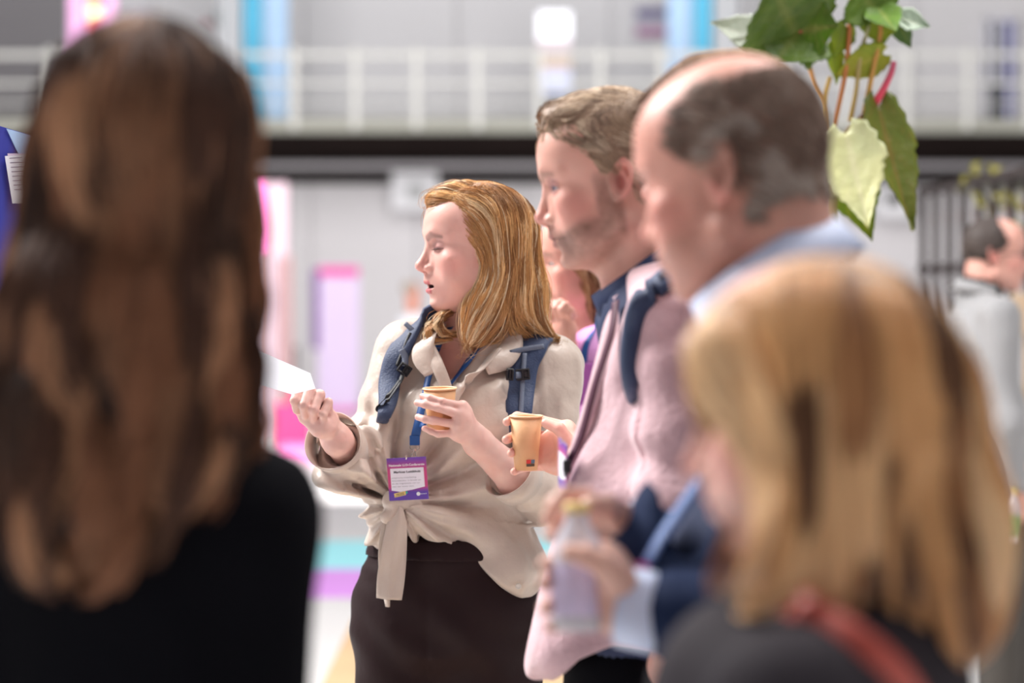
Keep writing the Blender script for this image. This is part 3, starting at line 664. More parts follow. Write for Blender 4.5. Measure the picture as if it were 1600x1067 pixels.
        # ears
        if k.get('ear', True):
            t = math.radians(16); c_, s_ = math.cos(t), math.sin(t)
            ec = a - np.array([-.010, .0715, .004], np.float32)
            x = ec[:, 0] * c_ + ec[:, 2] * s_ * 1.0; z = -ec[:, 0] * s_ + ec[:, 2] * c_; y = ec[:, 1] - .42 * np.maximum(-x, -.01) - .002
            E = np.stack([x, y, z], 1)
            rad = np.sqrt((x / .0135) ** 2 + ((z - .003) / .0235) ** 2)
            tor = np.sqrt(((rad - 1) * .0160) ** 2 + (y - .0025) ** 2) - .0034
            tor = np.maximum(tor, -(z + .022 - .6 * x) * .8)
            disk = ell(E, (.001, -.0035, .002), (.0130, .0028, .0225))
            disk = smin(disk, poly(E, [(-.006, .001, -.010), (-.0065, .0015, .004), (-.001, .0005, .015)], [.0022, .0026, .0020], .003), .0025)
            disk = smax(disk, -ell(E, (.0035, .000, -.003), (.0068, .012, .0095)), .0020)
            lobe = ell(E, (.005, 0, -.0225), (.0070, .0042, .0085))
            tr = ell(E, (.0112, .001, -.004), (.0036, .0035, .0055))
            ed = smin(smin(smin(tor, disk, .003), lobe, .006), tr, .003)
            ed = smin(ed, ell(a, (-.003, .066, .000), (.011, .011, .020)), .006)
            d = smin(d, ed, .0045)
        return d * s.s
    def color(s, p, skin, lips=None, brow=None, stubble=0.0, blush=(.78, .29, .25), shadow=0.0, scalp=None):
        """skin colour (lips, cheeks, brows, beard stubble), shade painted in eye sockets and ear hollows"""
        q = s.loc(p); a = q.copy(); a[:, 1] = np.abs(a[:, 1]); n = len(q); k = s.k
        c = np.tile(np.asarray(skin, float), (n, 1))
        def blend(c, col, w_): w_ = np.clip(w_, 0, 1)[:, None]; return c * (1 - w_) + np.asarray(col) * w_
        def soft(d, lo, hi): t = np.clip((hi - d) / (hi - lo), 0, 1); return t * t * (3 - 2 * t)
        nn = noise(q * 60) * .5 + noise(q * 140) * .3
        inface = (q[:, 2] < .1) & (q[:, 2] > -.12) & (q[:, 0] > -.03)
        c = blend(c, blush, soft(ell(a, (.066, .047, -.018), (.020, .020, .016)), -.004, .022) * .42 * inface)
        c = blend(c, blush, soft(sph(q, (.116, 0, -.026), .010), -.002, .012) * .40)
        c = blend(c, blush, soft(ell(a, (-.012, .080, .004), (.018, .012, .030)), 0, .008) * .60)
        c = blend(c, (.36, .08, .065), soft(ell(a, (-.008, .074, .001), (.006, .012, .009)), -.001, .004) * .75)  # shade of the ear hollow painted in as dark red
        c = blend(c, blush, (.5 + nn) * .10 * inface)
        if lips is not None:
            mo = k['mouth'] * .5
            dl = np.minimum(poly(a, [(.1030, .000, -.0528 + mo * .2), (.0990, .012, -.0535 + mo * .2), (.0870, .0240, -.0575)], [.0046, .0040, .0010], .003),
                            poly(a, [(.1000, .000, -.0640 - mo), (.0965, .012, -.0635 - mo), (.0865, .0240, -.0580)], [.0054, .0048, .0010], .003))
            c = blend(c, lips, soft(dl, 0, .0022))
            c = blend(c, (.05, .012, .012), soft(ell(q, (.092, 0, -.058 - mo * .45), (.0135, .0225, .0004 + k['mouth'] * .40)), 0, .002))
        if stubble:
            m = soft(q[:, 2] + .045 * 0, -.050, -.030) * soft(-q[:, 0], -.02, .012)
            m *= 1 - soft(ell(a, (.080, .040, -.020), (.03, .03, .026)), -.002, .012)
            m *= soft(-q[:, 2], .06, .13)
            up = soft(ell(q, (.102, 0, -.045), (.012, .026, .006)), 0, .006)
            side = soft(np.abs(q[:, 0] - .012) - .012, 0, .012) * soft(q[:, 2] - .01, 0, .02) * soft(-q[:, 2] - .06, 0, .03) * (a[:, 1] > .04)
            m = np.maximum(np.maximum(m, up * .9), side * .8) * (.75 + .5 * nn)
            c = blend(c, (.16, .085, .060), m * stubble)
        if brow is not None:
            db = poly(a, [(.101, .012, .031), (.097, .028, .0375), (.082, .047, .033)], [.0050, .0050, .0024], .003)
            c = blend(c, brow[:3], soft(db, -.001, .004) * (brow[3]) * (.8 + .4 * nn))
        # dark lid edges
        lid = k['lid']; ze = .014 - .0035 + .0030 * lid
        w_ = (a[:, 1] - .0325) / .0150; A = (.0006 + .0048 * lid) * np.clip(1 - w_ * w_, 0, 1)
        de = np.abs(np.abs(q[:, 2] - (ze + .0012 * (1 - w_ * w_)) + .0003) - A) + np.maximum(np.abs(w_) - 1, 0) * .02
        de = np.where((q[:, 0] > .076) & (q[:, 2] > ze - .0016 + 0 * A), de, 1)
        c = blend(c, (.05, .02, .02), soft(de, .0005, .0020 + (.0006 if lid < .02 else 0)) * .9)
        c = blend(c, (.33, .14, .15), soft(ell(a, (.088, .033, .016), (.012, .018, .012)), -.002, .006) * (.16 + shadow))  # mauve lid make-up, plus eye-socket shade put into the colour
        if scalp is not None: c = scalp(q, c, blend, soft, nn)
        return c
    def eyes(s, parent, gaze=(0, 0), iris=(.10, .16, .30)):
        for sd in (1, -1):
            c = s.wor((.0755, sd * .032, .014)); r = .0131 * s.s
            prof = [(r * math.sin(t), r * math.cos(t)) for t in np.linspace(0.0001, math.pi, 20)]
            v, f = lathe_vf(prof, 24)
            ang = np.arccos(np.clip(v[:, 2] / r, -1, 1))
            col = np.tile(V(.72, .68, .66), (len(v), 1)); col[ang < .47] = iris; col[ang < .20] = (.005, .005, .008)
            g = V(1, gaze[0], gaze[1]); g /= np.linalg.norm(g); up = V(0, 0, 1); l = np.cross(up, g); l /= np.linalg.norm(l); u = np.cross(g, l)
            Rl = s.R @ np.stack([l, u, g], 1)
            obj('eye', meshdata('eye', v @ Rl.T + c, f, M['eye'], True, col), parent)
def skull_top(q):
    return ell(q, (-.002, 0, .045), (.099, .076, .087))
# ------------------------------------------------------------------ hair: strands that flow over a hair volume
def grow(vol, roots, dirf, length, steps, depth, inertia=.6, start=None):
    """roots (n,3); vol(p) signed distance of the hair's outer volume; dirf(p, prev, i) preferred direction"""
    n = len(roots); Pn = roots.copy()
    if start is not None:
        for _ in range(3):
            v = vol(Pn.astype(np.float32)); g = grad(vol, Pn.astype(np.float32), .003); Pn = Pn - g * (np.minimum(v + start, 0))[:, None]
    out = [Pn.copy()]
    prev = dirf(Pn, np.zeros_like(Pn), 0); ds = (length / steps)[:, None]
    for i in range(1, steps + 1):
        g = grad(vol, Pn.astype(np.float32), .003)
        d = dirf(Pn, prev, i / steps)
        d = d - g * (d * g).sum(1)[:, None]; d /= np.linalg.norm(d, axis=1)[:, None] + 1e-9
        d = prev * inertia + d * (1 - inertia); d /= np.linalg.norm(d, axis=1)[:, None] + 1e-9
        Pn = Pn + d * ds
        v = vol(Pn.astype(np.float32)); ramp = min(1, i / steps * 4)
        Pn = Pn - g * ((v + depth) * .55 * ramp)[:, None]
        prev = d; out.append(Pn.copy())
    return np.stack(out, 1)
def clump(S, K, amt, rng, power=1.0):
    """pull strands towards the strand at the middle of their lock"""
    n = len(S); gi = rng.choice(n, min(K, n), replace=False); G = S[gi]
    best = np.zeros(n, int)
    ref = S[:, S.shape[1] // 4]; gr = G[:, S.shape[1] // 4]
    for a in range(0, n, 2000):
        best[a:a + 2000] = ((ref[a:a + 2000, None] - gr[None]) ** 2).sum(2).argmin(1)
    t = np.linspace(0, 1, S.shape[1])[None, :, None] ** power
    return S + (G[best] - S) * t * amt, best
def strands_mesh(S, r0, r1, cols, sides=3, base=None, tipcol=None):
    """S (n,m,3) -> thin tubes; cols (n,3)"""
    n, m, _ = S.shape
    t = np.gradient(S, axis=1); t /= np.linalg.norm(t, axis=2)[..., None] + 1e-12
    ref = np.array([.37, .61, .70]); a = np.cross(t, ref); a /= np.linalg.norm(a, axis=2)[..., None] + 1e-9; b = np.cross(t, a)
    u = np.linspace(0, 1, m); rad = (r0 + (r1 - r0) * u ** 2)[None, :, None]
    if np.ndim(r0): rad = rad
    ring = []
    for k in range(sides):
        an = 2 * math.pi * k / sides; ring.append(S + rad * (math.cos(an) * a + math.sin(an) * b))
    v = np.stack(ring, 2).reshape(-1, 3)
    i = (np.arange(n)[:, None, None] * m + np.arange(m - 1)[None, :, None]) * sides; j = np.arange(sides)[None, None]; j2 = (j + 1) % sides
    f = np.stack([i + j, i + j2, i + sides + j2, i + sides + j], -1).reshape(-1, 4)
    c = np.repeat(cols, m * sides, 0)
    if tipcol is not None:
        w_ = np.tile(np.repeat(u, sides), n)[:, None] * tipcol[1]; c = c * (1 - w_) + np.asarray(tipcol[0]) * w_
    return v, f, c
def hair_object(name, parent, S, r0, r1, cols, mt, base=None, sides=3, tipcol=None):
    v, f, c = strands_mesh(S, r0, r1, cols, sides, tipcol=tipcol)
    if base is not None:
        bv, bf, bc = base
        f = [f, bf + len(v)]; c = np.vstack([c, np.broadcast_to(bc, (len(bv), 3))]); v = np.vstack([v, bv])
    return obj(name, meshdata(name, v, f, mt, True, c), parent)
def scalp_roots(head, n, rng, mask, rad=(.099, .076, .087), off=.001, proj=False):
    out = []
    if proj:
        while sum(len(o) for o in out) < n:
            d = rng.normal(size=(n * 2, 3)); d /= np.linalg.norm(d, axis=1)[:, None]
            q = d * V(.100, .078, .118) + np.array([-.002, 0, .018]); pw = head.wor(q[mask(q)])
            for _ in range(3): pw = pw - grad(head.sdf, pw.astype(np.float32)) * head.sdf(pw.astype(np.float32))[:, None]
            out.append(pw)
        return np.concatenate(out)[:n]
    while sum(len(o) for o in out) < n:
        d = rng.normal(size=(n * 2, 3)); d /= np.linalg.norm(d, axis=1)[:, None]
        q = d * (np.asarray(rad) + off) + np.array([-.002, 0, .045]); out.append(q[mask(q)])
    return head.wor(np.concatenate(out)[:n])
def hair_cols(n, rng, palette, jit=.12, lock=None, lp=.8):
    pal = np.asarray(palette); K = len(pal)
    if lock is None: i = rng.integers(0, K, n)
    else:
        li = rng.integers(0, K, lock.max() + 1); i = np.where(rng.random(n) < lp, li[lock], rng.integers(0, K, n))
    return pal[i] * (1 + rng.normal(size=(n, 1)) * jit).clip(.5, 1.6)
# ------------------------------------------------------------------ hands
def hand_sdf(p, wrist, mcps, fingers, thumb, r=.0085, wr=.026, fore=None, palmr=.0125, pk=.012):
    """wrist (3), mcps: four knuckles, fingers: per finger list of joints after the knuckle, thumb: joints from its root"""
    d = None
    for i, m in enumerate(mcps):
        e = cap(p, wrist, m, wr * .62, palmr)
        d = e if d is None else smin(d, e, pk)
        if i: d = smin(d, cap(p, mcps[i - 1] * .85 + wrist * .15, m * .85 + wrist * .15, palmr, palmr), pk)
    sc = [1.0, 1.04, 1.0, .86]
    for i, fg in enumerate(fingers):
        pts = [mcps[i]] + list(fg); rr = [r * 1.12, r * 1.0, r * .93, r * .80][:len(pts)]
        rr = [q * sc[i] for q in rr]
        e = poly(p, pts, rr, .003)
        d = smin(d, e, .0035)
    if thumb is not None:
        rr = [r * 1.9, r * 1.35, r * 1.12, r * .92][:len(thumb)]
        d = smin(d, poly(p, thumb, rr, .004), .007)
    if fore is not None:
        d = smin(d, cap(p, wrist, fore[0], wr, fore[1]), .02)
    return d
def finger_nails(pts): pass
# ------------------------------------------------------------------ people
def wrinkle(p, amp, sc, seed=0.0, R=None):
    q = (p if R is None else p @ np.asarray(R, np.float32)) * np.asarray(sc, np.float32) + seed
    n = noise(q); m = noise(q * 2.1 + 7.3)
    return amp * (np.abs(n) * 2 - .7 + m * .35)
def along_folds(p, a, b, amp, freq, seed=0):
    """folds running round a sleeve or trouser leg between a and b"""
    a = np.asarray(a, np.float32); b = np.asarray(b, np.float32); ba = b - a; L = np.linalg.norm(ba)
    t = (p - a) @ ba / L; d = np.linalg.norm((p - a) - np.outer(t / L, ba), axis=1)
    n = noise(p * 11 + seed)
    w_ = np.exp(-(d / .11) ** 4) * (t > -.05) * (t < L + .05)
    return amp * np.sin(t * freq + n * 3.2) * w_
def person(label, at, group=None): return thing('person', label, 'person', at, group)
def body_object(root, pieces, skin, colorf=None):
    """pieces: list of (sdf, lo, hi, h); all go into one body mesh"""
    vs, fs, n = [], [], 0
    for (f, lo, hi, h) in pieces:
        v, q = mesh_sdf(f, lo, hi, h); vs.append(v); fs.append(q + n); n += len(v)
    v = np.concatenate(vs)
    c = colorf(v) if colorf else np.tile(np.asarray(skin, float), (len(v), 1))
    return obj('body', meshdata('body', v, np.concatenate(fs), M['skin'], True, c), root)
def cloth(name, root, f, lo, hi, h, m, label=None):
    v, q = mesh_sdf(f, lo, hi, h)
    o = obj(name, meshdata(name, v, q, m), root)
    if label: o['label'] = label
    return o
def shoes(root, feet, m):
    for (x, y, ang) in feet:
        d = V(math.cos(ang), math.sin(ang), 0)
        f = lambda p: smin(cap(p, V(x, y, .045), V(x, y, .045) + d * .17, .045, .036), cap(p, V(x, y, .05) - d * .03, V(x, y, .10), .044, .040), .03)
        g = lambda p: np.maximum(f(p), -(p[:, 2] - .002))
        v, q = mesh_sdf(g, V(x - .28, y - .28, -.02), V(x + .28, y + .28, .16), .012)
        obj('shoe', meshdata('shoe', v, q, m), root)
def legs_sdf(hip, w_, knees, ankles, r=(.095, .068, .055), hipr=.125):
    def f(p):
        wd = V(*w_)
        d = capf(p, hip, hip - V(0, 0, .10), hipr * .94, hipr, wd, 1.25)
        for s_, kn, an in ((-1, knees[0], ankles[0]), (1, knees[1], ankles[1])):
            top = hip - V(0, 0, .10) + wd * .075 * s_
            d = smin(d, smin(cap(p, top, kn, r[0], r[1]), cap(p, kn, an, r[1], r[2]), .03), .04)
        return d
    return f
def lock_strands(S, rng, K, amt, power, frizz=.0012, wav=0.0, wl=.07, drop=.004):
    C, best = clump(S, K, amt, rng, power)
    n, m, _ = C.shape; L = np.linalg.norm(np.diff(C, axis=1), axis=2).sum(1)
    t = np.linspace(0, 1, m)
    C = C + noise((C.reshape(-1, 3) * 28 + np.repeat(np.arange(n) % 97, m)[:, None] * 3.1)).reshape(n, m, 1) * rng.normal(size=(n, 1, 3)) * frizz * t[None, :, None]
    if wav:
        K2 = best.max() + 1; ph = rng.random(K2) * 6.28; di = rng.normal(size=(K2, 3)); di /= np.linalg.norm(di, axis=1)[:, None]
        s_ = L[:, None] * t[None]
        C = C + (np.sin(s_ / wl * 6.28 + ph[best][:, None]) * np.minimum(1, t * 2)[None] * wav)[..., None] * di[best][:, None]
    return C, best
SKIN_F = (.80, .455, .385); SKIN_M = (.72, .395, .32)

# ================= woman in the beige blouse =================
YW = 4.5
T = lambda x, y, d=0.0: P(x, y, YW + d)
HW = Head(T(747, 396), 16, 1.5, 0, .98, mouth=.0088, lid=0, fat=.006, nose=.98, noseh=.86, lips=.88)
A = person('woman with shoulder-length blonde hair in a tied beige blouse, holding up a card', (T(700, 1067)[0], YW, 0))
# sleeves, torso
shR, elR, wrR = T(630, 551, .02), T(560, 722, -.04), P(524, 694, 4.335)
shL, elL, wrL = T(864, 576, .02), P(858, 775, 4.46), P(748, 692, 4.315)
knot = T(622, 788, -.10)
def wtorso(p, g=0.0):
    wd = V(.96, -.28, 0)
    d = capf(p, T(748, 600, .05), T(722, 740, .045), .100 + g, .092 + g, wd, 1.35)
    d = smin(d, capf(p, T(722, 740, .045), T(712, 872, .04), .094 + g, .104 + g, wd, 1.28), .05)
    d = smin(d, cap(p, T(735, 545, .045), shR + V(.01, .02, 0), .056 + g, .046 + g), .05)
    d = smin(d, cap(p, T(745, 545, .045), shL + V(-.01, .02, 0), .056 + g, .046 + g), .05)
    d = smin(d, ell(p, T(664, 655, -.035), (.062 + g, .058 + g, .062 + g)), .05)
    d = smin(d, ell(p, T(762, 655, -.045), (.064 + g, .058 + g, .062 + g)), .05)
    return d
def wblouse_base(p):
    d = wtorso(p, .010)
    d = smin(d, cap(p, shR, elR, .050, .047), .04)
    d = smin(d, capf(p, elR, wrR + V(.012, 0, -.006), .050, .047, V(.5, 0, -.8), 1.12), .03)
    d = smin(d, ell(p, T(536, 726, -.09), (.050, .065, .037)), .03)
    d = smin(d, cap(p, shL, elL, .054, .050), .04)
    d = smin(d, cap(p, elL, P(815, 752, 4.40), .050, .050), .03)
    # loose cloth that bags over the waist tie
    d = smin(d, ell(p, T(604, 818, -.015), (.036, .06, .060)), .03)
    d = smin(d, cap(p, T(616, 735, -.005), T(610, 800, -.01), .042, .038), .03)
    d = smin(d, ell(p, T(628, 706, -.040), (.050, .045, .050)), .04)
    d = smin(d, ell(p, T(668, 805, -.065), (.060, .045, .034)), .03)
    d = smin(d, ell(p, T(796, 890, -.005), (.066, .085, .062)), .05)
    d = smin(d, cap(p, T(640, 800, -.085), T(800, 890, -.03), .020, .030), .03)
    return d
def wfold(p):
    u = p[:, 0] - knot[0]; v_ = p[:, 2] - knot[2]; r = np.sqrt(u * u + v_ * v_) + 1e-6; th = np.arctan2(v_, u)
    n = noise(p * 9); front = np.clip((YW + .03 - p[:, 1]) / .06, 0, 1)
    f = np.sin(th * 12 + n * 2.0 + r * 9) * .0125 * np.exp(-((r - .13) / .085) ** 2) * front
    f += np.sin(th * 23 + n * 2.6 + 1) * .0048 * np.exp(-((r - .09) / .08) ** 2) * front
    # fold from the armpit across the chest
    ax = V(.78, 0, .62); s_ = (p - T(800, 640, -.1)) @ V(-.62, 0, .78); a_ = (p - T(800, 640, -.1)) @ ax
    f += .0075 * np.sin(s_ * 95 + n * 1.5) * np.exp(-(s_ / .055) ** 2 - (a_ / .085) ** 2) * front
    f += along_folds(p, elR, shR, .0036, 95, 3) * np.exp(-((p - elR) ** 2).sum(1) / .020)
    f += along_folds(p, elR, wrR, .0034, 110, 9)
    f += along_folds(p, elL, shL, .0042, 85, 5) * np.exp(-((p - elL) ** 2).sum(1) / .016)
    f += along_folds(p, elL, wrL, .0030, 120, 1) * np.exp(-((p - elL) ** 2).sum(1) / .009)
    f += wrinkle(p, .0040, (13, 13, 7), 2.2) + wrinkle(p, .0022, (27, 27, 15), 5) + .0020 * (1 - 4 * np.abs(noise(p * np.array([17, 17, 9], np.float32) + 4))).clip(-.3, 1)
    return f
Xc = lambda px: P(px, 600, 4.42)[0]
Zc = lambda py: P(700, py, 4.42)[2]
hem_x = [Xc(q) for q in (560, 600, 645, 695, 735, 780, 815, 850, 900)]; hem_z = [Zc(q) for q in (855, 856, 850, 846, 872, 916, 944, 955, 925)]
def wblouse(p):
    d = wblouse_base(p) + wfold(p)
    hem = np.interp(p[:, 0], hem_x, hem_z).astype(np.float32)
    back = np.clip((p[:, 1] - 4.47) / .05, 0, 1); hem = hem * (1 - back) + (Zc(905)) * back
    d = smax(d, hem - p[:, 2], .012)
    # open cuff of the raised arm, rolled cuff of the other
    d = smax(d, ((p - (wrR + V(.004, .008, .0))) @ ((wrR - elR) / np.linalg.norm(wrR - elR))).astype(np.float32), .003)
    ax = wrL - P(815, 752, 4.40); ax /= np.linalg.norm(ax)
    near = (cap(p, P(815, 752, 4.40), P(788, 728, 4.365), .001) < .058) & (p[:, 1] < 4.405)
    d = np.where(near, smax(d, ((p - P(804, 744, 4.385)) @ ax).astype(np.float32), .003), d)
    # hollow cuffs
    d = smax(d, -cap(p, wrR + (wrR - elR) * .1, wrR - (wrR - elR) * .35, .043, .030), .003)
    d = smax(d, -cap(p, P(795, 738, 4.375), P(825, 758, 4.405), .043, .030), .003)
    # open neck: a deep V
    zt, zb = Zc(500), Zc(612); t = (p[:, 2] - zb) / (zt - zb)
    xl = Xc(699) + (Xc(655) - Xc(699)) * t; xr = Xc(699) + (Xc(778) - Xc(699)) * t
    vcut = np.maximum(np.maximum(xl - p[:, 0], p[:, 0] - xr) * .8, zb - p[:, 2]); vcut = np.maximum(vcut, p[:, 1] - 4.53)
    d = smax(d, -vcut.astype(np.float32), .006)
    d = smax(d, -cap(p, T(735, 560, .03), HW.wor((-.02, 0, -.05)), .058, .062), .006)
    return d
blo, bhi = V(T(455, 0)[0], 4.20, Zc(955)), V(T(930, 0)[0], 4.75, Zc(470))
blouse = cloth('blouse', A, wblouse, blo, bhi, .0036, M['blouse'])
# body: head, neck and chest; arms and hands
def wneck(p):
    d = smin(HW.sdf(p), cap(p, HW.wor((-.022, 0, -.045)), T(736, 545, .05), .050, .056), .022)
    d = smin(d, wtorso(p, -.010), .025)
    return smin(d, cap(p, HW.wor((.05, 0, -.09)), T(705, 520, .0), .018, .010), .03)
def wskin(v):
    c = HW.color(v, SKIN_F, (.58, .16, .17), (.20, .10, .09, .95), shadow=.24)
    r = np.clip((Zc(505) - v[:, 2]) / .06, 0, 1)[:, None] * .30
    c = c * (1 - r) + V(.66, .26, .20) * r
    hn = (v[:, 1] < 4.40) & (v[:, 2] < Zc(560))
    c[hn] = V(.76, .47, .41) * (1 - .10 * noise(v[hn] * 55)[:, None] * V(.3, 1, 1))
    return c
yc = 4.29
fL = [[P(691, 628, yc - .034), P(672, 622, yc - .030), P(660, 619, yc - .018)],
      [P(684, 637, yc - .038), P(665, 632, yc - .034), P(652, 629.5, yc - .024)],
      [P(677, 657, yc - .036), P(664, 655, yc - .032), P(653, 651.5, yc - .022)],
      [P(685, 678, yc - .030), P(673, 674, yc - .028), P(663, 669.5, yc - .020)]]
mL = [P(722, 635, yc - .022), P(719, 648, yc - .030), P(715, 663, yc - .028), P(712, 677, yc - .020)]
thL = [P(742, 672, yc + .012), P(728, 652, yc + .030), P(713, 642, yc + .038), P(698, 636, yc + .040)]
hL = lambda p: smin(hand_sdf(p, wrL, mL, fL, thL, r=.0072, wr=.0255, palmr=.0112, fore=(P(812, 752, 4.40), .036)), cap(p, P(812, 752, 4.40), elL, .036, .04), .02) - .0006 * noise(p * 130)
yf = 4.262
mR = [P(474, 632, yf + .035), P(489, 636, yf + .034), P(502, 642, yf + .030), P(513, 649, yf + .022)]
fR = [[P(466.5, 607, yf + .012), P(461, 626, yf - .004), P(464, 641, yf + .006)],
      [P(484, 609, yf + .008), P(475, 633, yf - .010), P(477, 648, yf + .004)],
      [P(499.5, 617, yf + .006), P(490, 640, yf - .010), P(491, 654, yf + .004)],
      [P(513, 629, yf + .006), P(505, 648, yf - .006), P(505, 658, yf + .004)]]
thR = [P(500, 668, yf + .020), P(478, 652, yf + .020), P(466, 636, yf + .026), P(462, 618, yf + .030)]
hR = lambda p: smin(hand_sdf(p, P(527, 688, 4.315), mR, fR, thR, r=.0092, wr=.0265, palmr=.0120, fore=(elR, .035)), ell(p, P(507, 668, yf + .016), (.021, .017, .016)), .012) - .0006 * noise(p * 130)
wfull = lambda p: wneck(p)
core = lambda p: wtorso(p, -.012)
body_object(A, [(wneck, V(T(640, 0)[0], 4.36, Zc(640)), V(T(850, 0)[0], 4.70, Zc(270)), .0021),
                (hL, V(P(640, 0, 4.3)[0], 4.22, P(0, 790, 4.3)[2]), V(P(880, 0, 4.3)[0], 4.52, P(0, 605, 4.3)[2]), .0017),
                (hR, V(P(448, 0, 4.3)[0], 4.22, P(0, 750, 4.3)[2]), V(P(580, 0, 4.3)[0], 4.50, P(0, 588, 4.3)[2]), .0017),
                (core, V(T(600, 0)[0], 4.38, Zc(870)), V(T(880, 0)[0], 4.70, Zc(600)), .012)], SKIN_F, wskin)
HW.eyes(A, (-.0, -.5), (.12, .17, .20))
# teeth just visible
tv = np.array([HW.wor((.0865 - .6 * y * y * 14, y, -.0575 + z)) for z in (0, -.006) for y in np.linspace(-.015, .015, 9)])
ti = np.arange(8); tf = np.stack([ti, ti + 1, ti + 10, ti + 9], 1)
obj('teeth', meshdata('teeth', np.vstack([tv, tv + (HW.R[:, 0] * -.004)]), [tf, tf[:, ::-1] + 18], M['tooth']), A)
# lashes
ls = []
for sd in (1, -1):
    for u in np.linspace(-1, 1, 26):
        y = .0325 + .0125 * u; x = .0905 - .012 * max(0, u) ** 2 - .002
        a = HW.wor((x, sd * y, .0105)); m_ = HW.wor((x + .004, sd * (y + .002 * u), .0085)); b = HW.wor((x + .0075, sd * (y + .004 * u), .0088)); ls.append([a, m_, b])
v, f, c = strands_mesh(np.array(ls), .0006, .0002, np.tile(V(.04, .02, .015), (52, 1)))
tag(obj('eyelashes', meshdata('eyelashes', v, f, M['hair_matte'], True, c), A), kind='stuff')
# trousers, shoes
wl = legs_sdf(T(698, 878, .04), (.97, -.24, 0), (V(-.20, 4.49, .50), V(-.02, 4.53, .50)), (V(-.20, 4.56, .06), V(-.02, 4.60, .06)), (.108, .078, .065), .128)
wtr = lambda p: np.maximum(wl(p) + (wrinkle(p, .0050, (7, 7, 12), 4) + .0035 * np.exp(-((p[:, 0] - T(668, 0)[0]) / .006) ** 2) * (p[:, 1] < 4.5)) * np.clip((Zc(872) - p[:, 2]) / .03, 0, 1) + .0035 * np.sin((p[:, 0] * .6 + p[:, 2] * .9) * 70 + noise(p * 6) * 3) * np.clip(1 - np.abs(p[:, 2] - Zc(1000)) / .12, 0, 1),
                           p[:, 2] - Zc(838))
cloth('trousers', A, wtr, V(-.48, 4.3, .05), V(.28, 4.80, Zc(830)), .009, M['trousers'])
belt = lambda p: np.maximum(wl(p) - .0045, np.abs(p[:, 2] - Zc(862)) - .018)
cloth('waistband', A, belt, V(-.40, 4.3, Zc(890)), V(.20, 4.75, Zc(835)), .005, M['trousers'])
shoes(A, [(-.20, 4.56, -1.9), (-.02, 4.60, -1.6)], M['white_shoe'])
# collar
def on(px, py, off, f=wblouse, y0=4.15): return hit(f, px, py, y0, 4.8, off)
colL = catmull([T(712, 512, -.01), T(694, 520, -.045), T(676, 545, -.07), T(662, 572, -.085), T(676, 598, -.096), T(697, 612, -.10)], 7)
v, f = ribbon_vf([T(690, 512, -.020), T(668, 530, -.060), T(660, 556, -.078), T(672, 585, -.092)], [.030, .040, .040, .022], [V(.6, .1, .5), V(.8, -.2, .5), V(.9, -.25, .1), V(.8, -.2, -.4)], .0016, 22, .003, 6)
obj('collar', meshdata('collar', v, f, M['blouse']), A)
v, f = ribbon_vf([T(780, 505, -.010), T(800, 532, -.040), T(788, 560, -.072), T(760, 578, -.090)], [.030, .040, .040, .020], [V(-.6, .1, .5), V(.8, .2, .4), V(.9, .25, -.3), V(.6, .2, -.8)], .0016, 22, .003, 6)
obj('collar', meshdata('collar', v, f, M['blouse']), A)
# placket edges of the open V
v, f = ribbon_vf([T(664, 530, -.055), T(684, 572, -.092), T(699, 612, -.104), T(699, 640, -.116)], [.022, .024, .020, .010], V(.9, -.1, .2), .002, 20, .002, 4)
obj('placket', meshdata('placket', v, f, M['blouse']), A)
v, f = ribbon_vf([T(778, 545, -.062), T(748, 580, -.092), T(718, 605, -.104), T(703, 640, -.114)], [.022, .026, .024, .012], V(.7, .1, .6), .002, 20, .002, 4)
obj('placket', meshdata('placket', v, f, M['blouse']), A)
def button(px, py, y, r=.0055, parent=A):
    mb = MB(); Mx = np.eye(4); Mx[:3, :3] = np.array([[1, 0, 0], [0, 0, -1], [0, 1, 0]]); Mx[:3, 3] = P(px, py, y)
    mb.lathe([(0, .0008), (r * .5, .0008), (r * .75, .0018), (r, .0014), (r, -.001), (0, -.001)], 16, Mx); return mb.build('button', M['button'], parent)
button(708, 596, on(708, 596, .002)[1] - .004)
button(491, 709, on(495, 709, .002)[1]); button(810, 916, on(808, 905, .002)[1])
# waist tie: knot and two tails
kn = lambda p: smin(ell(p, knot + V(-.012, 0, .004), (.017, .017, .022)), smin(cap(p, knot + V(.02, 0, .02), knot + V(-.02, -.01, -.022), .014, .012), cap(p, knot + V(.035, .01, .0), knot + V(-.01, -.012, .005), .013, .011), .005), .006) + wrinkle(p, .0015, (40, 40, 40))
cloth('waist_knot', A, kn, knot - .07, knot + .07, .0026, M['blouse'])
wv = lambda t, q: .0035 * np.sin(t * 7 + q * 2.2) + .002 * np.sin(q * 5 + t * 3)
v, f = ribbon_vf([T(622, 792, -.112), T(620, 820, -.118), T(616, 858, -.116), T(611, 900, -.112), T(608, 936, -.110)], [.018, .036, .046, .050, .046], [V(1, 0, 0), V(.98, 0, .1), V(.97, .1, .15), V(.93, .1, .3), V(.86, .1, .5)], .002, 30, .004, 8, wv)
obj('tie_tail', meshdata('tie_tail', v, f, M['blouse']), A)
v, f = ribbon_vf([T(612, 792, -.10), T(603, 830, -.10), T(600, 880, -.098), T(606, 948, -.096)], [.014, .022, .022, .006], V(.9, .3, 0), .002, 20, .003, 4, wv)
obj('tie_tail', meshdata('tie_tail', v, f, M['blouse']), A)
